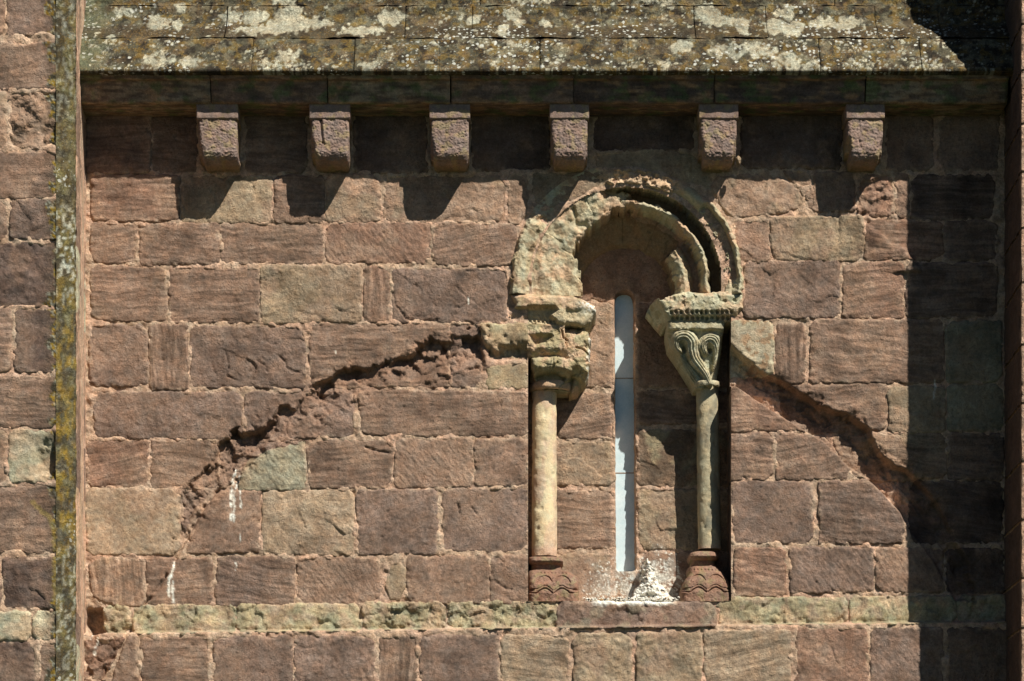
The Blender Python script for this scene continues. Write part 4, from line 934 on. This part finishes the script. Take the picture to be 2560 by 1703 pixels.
def shaft(cx0, cx1, y0, y1, r, D, parent, c1, c2, seed):
    A, Y = np.meshgrid(np.linspace(0, 2*np.pi, 61), np.arange(y0, y1+.1, 4.)); rr = r*(1-.02*np.cos((Y-y0)/(y1-y0)*3))+.6*fbm(A*18, Y, 26, 3, seed)-3.0*ss(.13, .03, worley(A*30, Y, 60, seed+3)[0]+.05*fbm(A*30, Y, 5, 2, seed+6))-1.2*ss(.25, .5, fbm(A*30, Y, 22, 3, seed+5))
    cx_ = cx0+(cx1-cx0)*(Y-y0)/(y1-y0); X = cx_+rr*np.cos(A); Dd = D+rr*np.sin(A)
    C = solid(X, c1)*(1+.1*fbm(A*30, Y, 90, 3, seed+1))[..., None]; C = mixc(C, PAL[c2], ss(-.1, .35, fbm(A*24, Y*.35, 36, 4, seed+2)))
    C = mixc(C, PAL['M'], .8*ss(1360, 1378, Y))
    V = np.stack([(X-CX)*(ZC-D)/ZC/PPM, -Dd/PPM, CAM_H+(CY-Y)*(ZC-D)/ZC/PPM], -1)
    build_grid('shaft', V, None, 'shaft', parent, C, prm=(0, 0, .1))
shaft(1768, 1774, 962, 1376, 28.5, -88, colr, 'a', 't', 1831)
def base_fn(x0, x1, y0, y1, nx0, nx1, flush, seed, square=False):
    """bell-shaped base with scalloped lappets; y0 top of torus, y1 bottom"""
    Hh = y1-y0
    def f(X, Y):
        t = (Y-y0)/Hh; jx = 1.3*fbm(X, Y, 14, 3, seed)
        xl = np.interp(t, [0, .02, .1, .155, .17, .27, .3, .42, .6, .78, .8, 1], [nx0+5, nx0-2, nx0-6, nx0-2, nx0+2, nx0+1, nx0-8, x0+22, x0+7, x0, x0-1, x0-1])
        xr_ = np.interp(t, [0, .02, .1, .155, .17, .27, .3, .42, .6, .78, .8, 1], [nx1-5, nx1+2, nx1+6, nx1+2, nx1-2, nx1-1, nx1+6, x1-22, x1-7, x1, x1+1, x1+1])
        if square: xl = np.interp(t, [0, .15, .17, .27, .3, 1], [nx0, nx0, nx0+4, nx0+4, x0, x0]); xr_ = np.interp(t, [0, .02, .1, .155, .17, .27, .32, .45, 1], [nx1-5, nx1+2, nx1+6, nx1+2, nx1-2, nx1+4, nx1+22, x1, x1])
        ins = (X+jx > xl) & (X+jx < xr_) & (t > 0) & (t < 1)
        dep = np.interp(t, [0, .04, .1, .15, .17, .27, .3, .42, .6, .8, .83, 1], [-52, -42, -38, -44, -56, -56, -44, -26, -14, -8, -8, -8])+flush*.3
        e = np.minimum(X-xl, xr_-X); H = dep-32*(1-np.sqrt(np.clip(1-(1-np.clip(e/18, 0, 1))**2, 0, 1)))
        w = (x1-x0); cxm = (x0+x1)/2; yy = y0+Hh*.80
        for s in (-1, 1):
            H = H-carve(X, Y, [(cxm+s*(w*.02), yy), (cxm+s*w*.1, yy-9), (cxm+s*w*.18, yy-12), (cxm+s*w*.27, yy-6), (cxm+s*w*.33, yy), (cxm+s*w*.47, yy-2)], 2.6, 6)
            H = H-carve(X, Y, [(cxm+s*(w*.02), yy-7), (cxm+s*w*.1, yy-16), (cxm+s*w*.18, yy-19), (cxm+s*w*.28, yy-12), (cxm+s*w*.45, yy-9)], 1.8, 3)
            H = H-carve(X, Y, [(cxm+s*(w*.03), yy-30), (cxm+s*w*.09, yy-41), (cxm+s*w*.18, yy-45), (cxm+s*w*.28, yy-38), (cxm+s*w*.33, yy-27)], 2.2, 4)
            H = H-7*ss(6, 2, np.hypot((X-(cxm+s*w*.43))*.6, Y-(yy-8)))
        for k in range(8): H = H-4*ss(3.5, 1, np.hypot(X-(cxm-32+k*9), Y-(y0+Hh*.36+.25*k)))
        H = H+3*ss(2, 0, abs(t-.8)*Hh)*0
        return np.where(ins, H+1.5*fbm(X, Y, 16, 3, seed+2), -999)
    return f
relief('base', 1694, 1366, 1840, 1508, 1.3, base_fn(1704, 1834, 1371, 1506, 1731, 1796, 0, 1841), colr, 0, col=carved_col('R', 'r', 1842), prm=(0, 0, .5))

# ---- left column
coll = thing('column', 'cream nook column left of the glass slit with a badly broken capital, in full sun', 'column', ((1361-CX)/PPM, 80/PPM, CAM_H+(CY-1503)/PPM), 'columns flanking the window')
def impost_l(X, Y):
    j = 2.5*fbm(X, Y, 20, 3, 1901)
    fr = sdpoly(X+j, Y+j, [(1276, 738), (1300, 732), (1330, 735), (1430, 740), (1465, 752), (1488, 762), (1493, 778), (1480, 800), (1462, 815), (1412, 815), (1385, 812), (1278, 811), (1274, 790), (1284, 776), (1288, 760)])
    H = np.where(fr < 0, 16-13*np.clip(1+fr/10, 0, 1)**2, -999)
    band_ = ss(740, 758, Y)*2-4*ss(750, 738, Y)
    rec = sdpoly(X, Y, [(1278, 772), (1385, 768), (1396, 778), (1378, 790), (1392, 813), (1274, 813)])
    H = np.where(fr < 0, H+band_-27*ss(3, -6, rec)+9*ss(796, 806, Y)*(rec < -2), -999)
    H = np.where(fr < 0, H-24*ss(1450, 1495, X)-7*ss(1408, 1416, X)*ss(770, 785, Y), -999)
    for k in range(10):
        H = np.where(fr < -1, H-8*ss(5, 2.2, np.hypot(X-(1294+k*10.5), Y-803)), H)
        H = np.where(fr < -1, H-6*ss(4.5, 2, np.hypot(X-(1320+k*7), Y-769)), H) if k < 8 else H
    return np.where(H > -500, H+2.0*fbm(X, Y, 24, 4, 1902)+1.5*facet(X, Y, 22, 1903)*ss(768, 780, Y), H)
def impost_l_col(X, Y, H):
    C = carved_col('q', 'a', 1904, .5)(X, Y, H); C = mixc(C, PAL['a'], .9*ss(768, 780, Y))
    return mixc(C, PAL['w'], ss(1440, 1478, X+15*fbm(X, Y, 10, 3, 1905))*ss(795, 765, Y)*ss(.2, -.1, fbm(X, Y, 7, 2, 1906)))
relief('impost', 1266, 726, 1500, 820, 1.5, impost_l, coll, 0, col=impost_l_col)
def cap_l(X, Y):
    low = 893+5*fbm(X, Y, 20, 3, 1921); blk = np.where((X > 1317) & (X < 1412) & (Y > 811) & (Y < low), 4-22*ss(868, 893, Y+4*fbm(X, Y, 15, 2, 1922))-18*ss(4, -7, sdpoly(X+3*fbm(X, Y, 14, 2, 402), Y+3*fbm(X, Y, 14, 2, 403), [(1322, 837), (1376, 836), (1382, 842), (1352, 863), (1336, 864)])), -999)
    H = dome(X, Y, [(1392, 813), (1462, 814), (1472, 826), (1482, 845), (1474, 862), (1476, 880), (1478, 900), (1472, 925), (1455, 945), (1425, 925), (1400, 900), (1392, 880)], -2, -60, 34, 5, 1911)
    H = np.maximum(H, blk)
    H = np.maximum(H, dome(X, Y, [(1322, 893), (1345, 886), (1400, 884), (1440, 892), (1452, 905), (1440, 925), (1418, 938), (1385, 927), (1350, 930), (1338, 935), (1326, 915)], 0, -45, 16, 3, 1913))
    # hollow bell under the lip, with two straps running down
    xl = np.interp(Y, [900, 930, 965], [1322, 1324, 1330]); xr_ = np.interp(Y, [900, 935, 965], [1452, 1440, 1428]); t = (X-(xl+xr_)/2)/((xr_-xl)/2)
    bell = np.where((abs(t) < 1) & (Y > 895) & (Y < 968), -46-16*t*t-26*(1-np.sqrt(np.clip(1-t*t, 0, 1)))*.6, -999)
    bell = np.where(bell > -500, bell+stroke(X, Y, [(1328, 905), (1334, 930), (1346, 955)], [6, 6, 4], 16, 2)+stroke(X, Y, [(1432, 925), (1416, 945), (1400, 962)], [7, 6, 4], 20, 2), bell)
    H = np.maximum(H, bell)
    H = np.maximum(H, dome(X, Y, [(1425, 930), (1462, 915), (1474, 930), (1462, 950), (1440, 972), (1426, 980)], -50, -100, 20, 3, 1917))
    H = np.where(H > -500, H+2.2*facet(X, Y, 30, 1915)+2*fbm(X, Y, 22, 3, 1920)+1*facet(X, Y, 11, 1916)*ss(930, 880, Y), H)
    H = np.where(H > -500, H-9*ss(3.5, .5, sdline(X, Y, [(1404, 826), (1408, 845), (1418, 850)]))-8*ss(3.5, .8, sdline(X, Y, [(1440, 868), (1462, 872), (1470, 880)])), H)
    for P_ in ([(1378, 895), (1374, 918)], [(1383, 896), (1384, 916)], [(1395, 905), (1378, 921)]): H = np.where(H > -500, H-carve(X, Y, P_, 2, 3.5), H)
    return H
def cap_l_col(X, Y, H):
    C = carved_col('Y', 'q', 1914, .9)(X, Y, H)
    return mixc(C, PAL['w'], ss(1466, 1474, X+6*fbm(X, Y, 12, 2, 1918))*ss(.2, 0, fbm(X, Y, 16, 3, 1919)))
relief('capital', 1316, 808, 1488, 984, 1.4, cap_l, coll, 0, col=cap_l_col, prm=(0, 0, .5))
torus_ring('neck_ring', 1377, 971, 54, 11, -88, coll, 'q', seed=1921, squash=1.15)
shaft(1361, 1361, 976, 1392, 31, -80, coll, 'c', 'd', 1931)
relief('base', 1314, 1380, 1460, 1512, 1.3, base_fn(1320, 1448, 1384, 1506, 1322, 1404, 1, 1941, True), coll, 0, col=carved_col('R', 'r', 1942), prm=(0, 0, .5))

# ================================================================== DROPPINGS
def pile(X, Y):
    j = 4*fbm(X, Y, 12, 3, 2001)+2*facet(X, Y, 7, 2002)
    hw = np.interp(Y, [1392, 1400, 1430, 1455, 1470, 1490, 1506], [3, 8, 16, 25, 38, 50, 66]); cx_ = np.interp(Y, [1392, 1506], [1620, 1632])
    t = (X+j-cx_)/hw; ins = (abs(t) < 1) & (Y > 1391)
    H = np.interp(Y, [1392, 1430, 1470, 1506], [-92, -80, -62, -44])-30*t*t
    H = np.where(ins, H+5*facet(X, Y, 9, 2003)+3*fbm(X, Y, 8, 3, 2004), -999)
    return np.where(ins, H-22*ss(5, -3, sdpoly(X, Y, [(1598, 1492), (1622, 1484), (1638, 1488), (1636, 1496), (1600, 1497)])), H)
def pile_col(X, Y, H):
    C = solid(X, 'w')*(.9+.25*fbm(X, Y, 9, 3, 2006))[..., None]; C = mixc(C, PAL['o'], .5*ss(.25, .5, fbm(X, Y, 13, 4, 2007))); return mixc(C, lin((70, 66, 60)), .8*ss(.42, .5, fbm(X, Y, 6, 2, 2008)))
X_, Y_ = np.meshgrid(np.arange(1560, 1706, 1.3), np.arange(1388, 1508, 1.3))
H_ = pile(X_, Y_); ok = H_ > -500; g = ok.copy(); g[:, 1:] |= ok[:, :-1]; g[:, :-1] |= ok[:, 1:]; H_ = np.where(ok, H_, -146)
o = build_grid('bird_droppings', W(X_, Y_, H_, -70), g, 'dropping', None, pile_col(X_, Y_, H_), prm=(0, 0, 1.))
o['label'] = 'crusty white cone of bird droppings heaped on the window sill below the glass'; o['category'] = 'droppings'
# crumbs along the sill
rg = random.Random(5); vs, fs, cs = [], [], []
base_v = [(-1, 0, 0), (1, 0, 0), (0, -1, 0), (0, 1, 0), (0, 0, -1), (0, 0, 1)]; bf = [(0, 2, 5), (2, 1, 5), (1, 3, 5), (3, 0, 5), (2, 0, 4), (1, 2, 4), (3, 1, 4), (0, 3, 4)]
for i in range(900):
    x = rg.choice((rg.uniform(1466, 1690), rg.gauss(1620, 40), rg.gauss(1600, 60))); d = rg.uniform(-40, 6) if rg.random() < .7 else rg.uniform(-130, 0)
    if not 1460 < x < 1698: continue
    s_ = rg.uniform(1.2, 3.6)*(1.6 if x < 1510 and rg.random() < .2 else 1); y = 1503-s_*.6-rg.random()**2*9*(1 if x > 1500 else .7)
    wv = rg.random(); c = PAL['w'] if wv < .6 else (lin((176, 140, 96)) if wv < .78 else lin((52, 48, 42))); k = len(vs)
    for v in base_v:
        q = W(x+v[0]*s_*rg.uniform(.6, 1.2), y+v[2]*s_*rg.uniform(.5, 1), d+v[1]*s_*rg.uniform(.6, 1.1), 0); vs.append(tuple(float(t) for t in q)); cs.append((*c, 1))
    fs += [tuple(k+t for t in f) for f in bf]
me = bpy.data.meshes.new('dropping_crumbs'); me.from_pydata(vs, [], fs); a = me.attributes.new('col', 'FLOAT_COLOR', 'POINT'); a.data.foreach_set('color', np.array(cs, np.float32).ravel())
me.materials.append(MAT['dropping']); o = bpy.data.objects.new('dropping_crumbs', me); COL.objects.link(o)
o['kind'] = 'stuff'; o['label'] = 'white and brown crumbs of droppings scattered along the window sill'; o['category'] = 'droppings'
print('tris', sum(len(x.data.polygons)*2 for x in bpy.data.objects if x.type == 'MESH'), 'objs', len(bpy.data.objects))
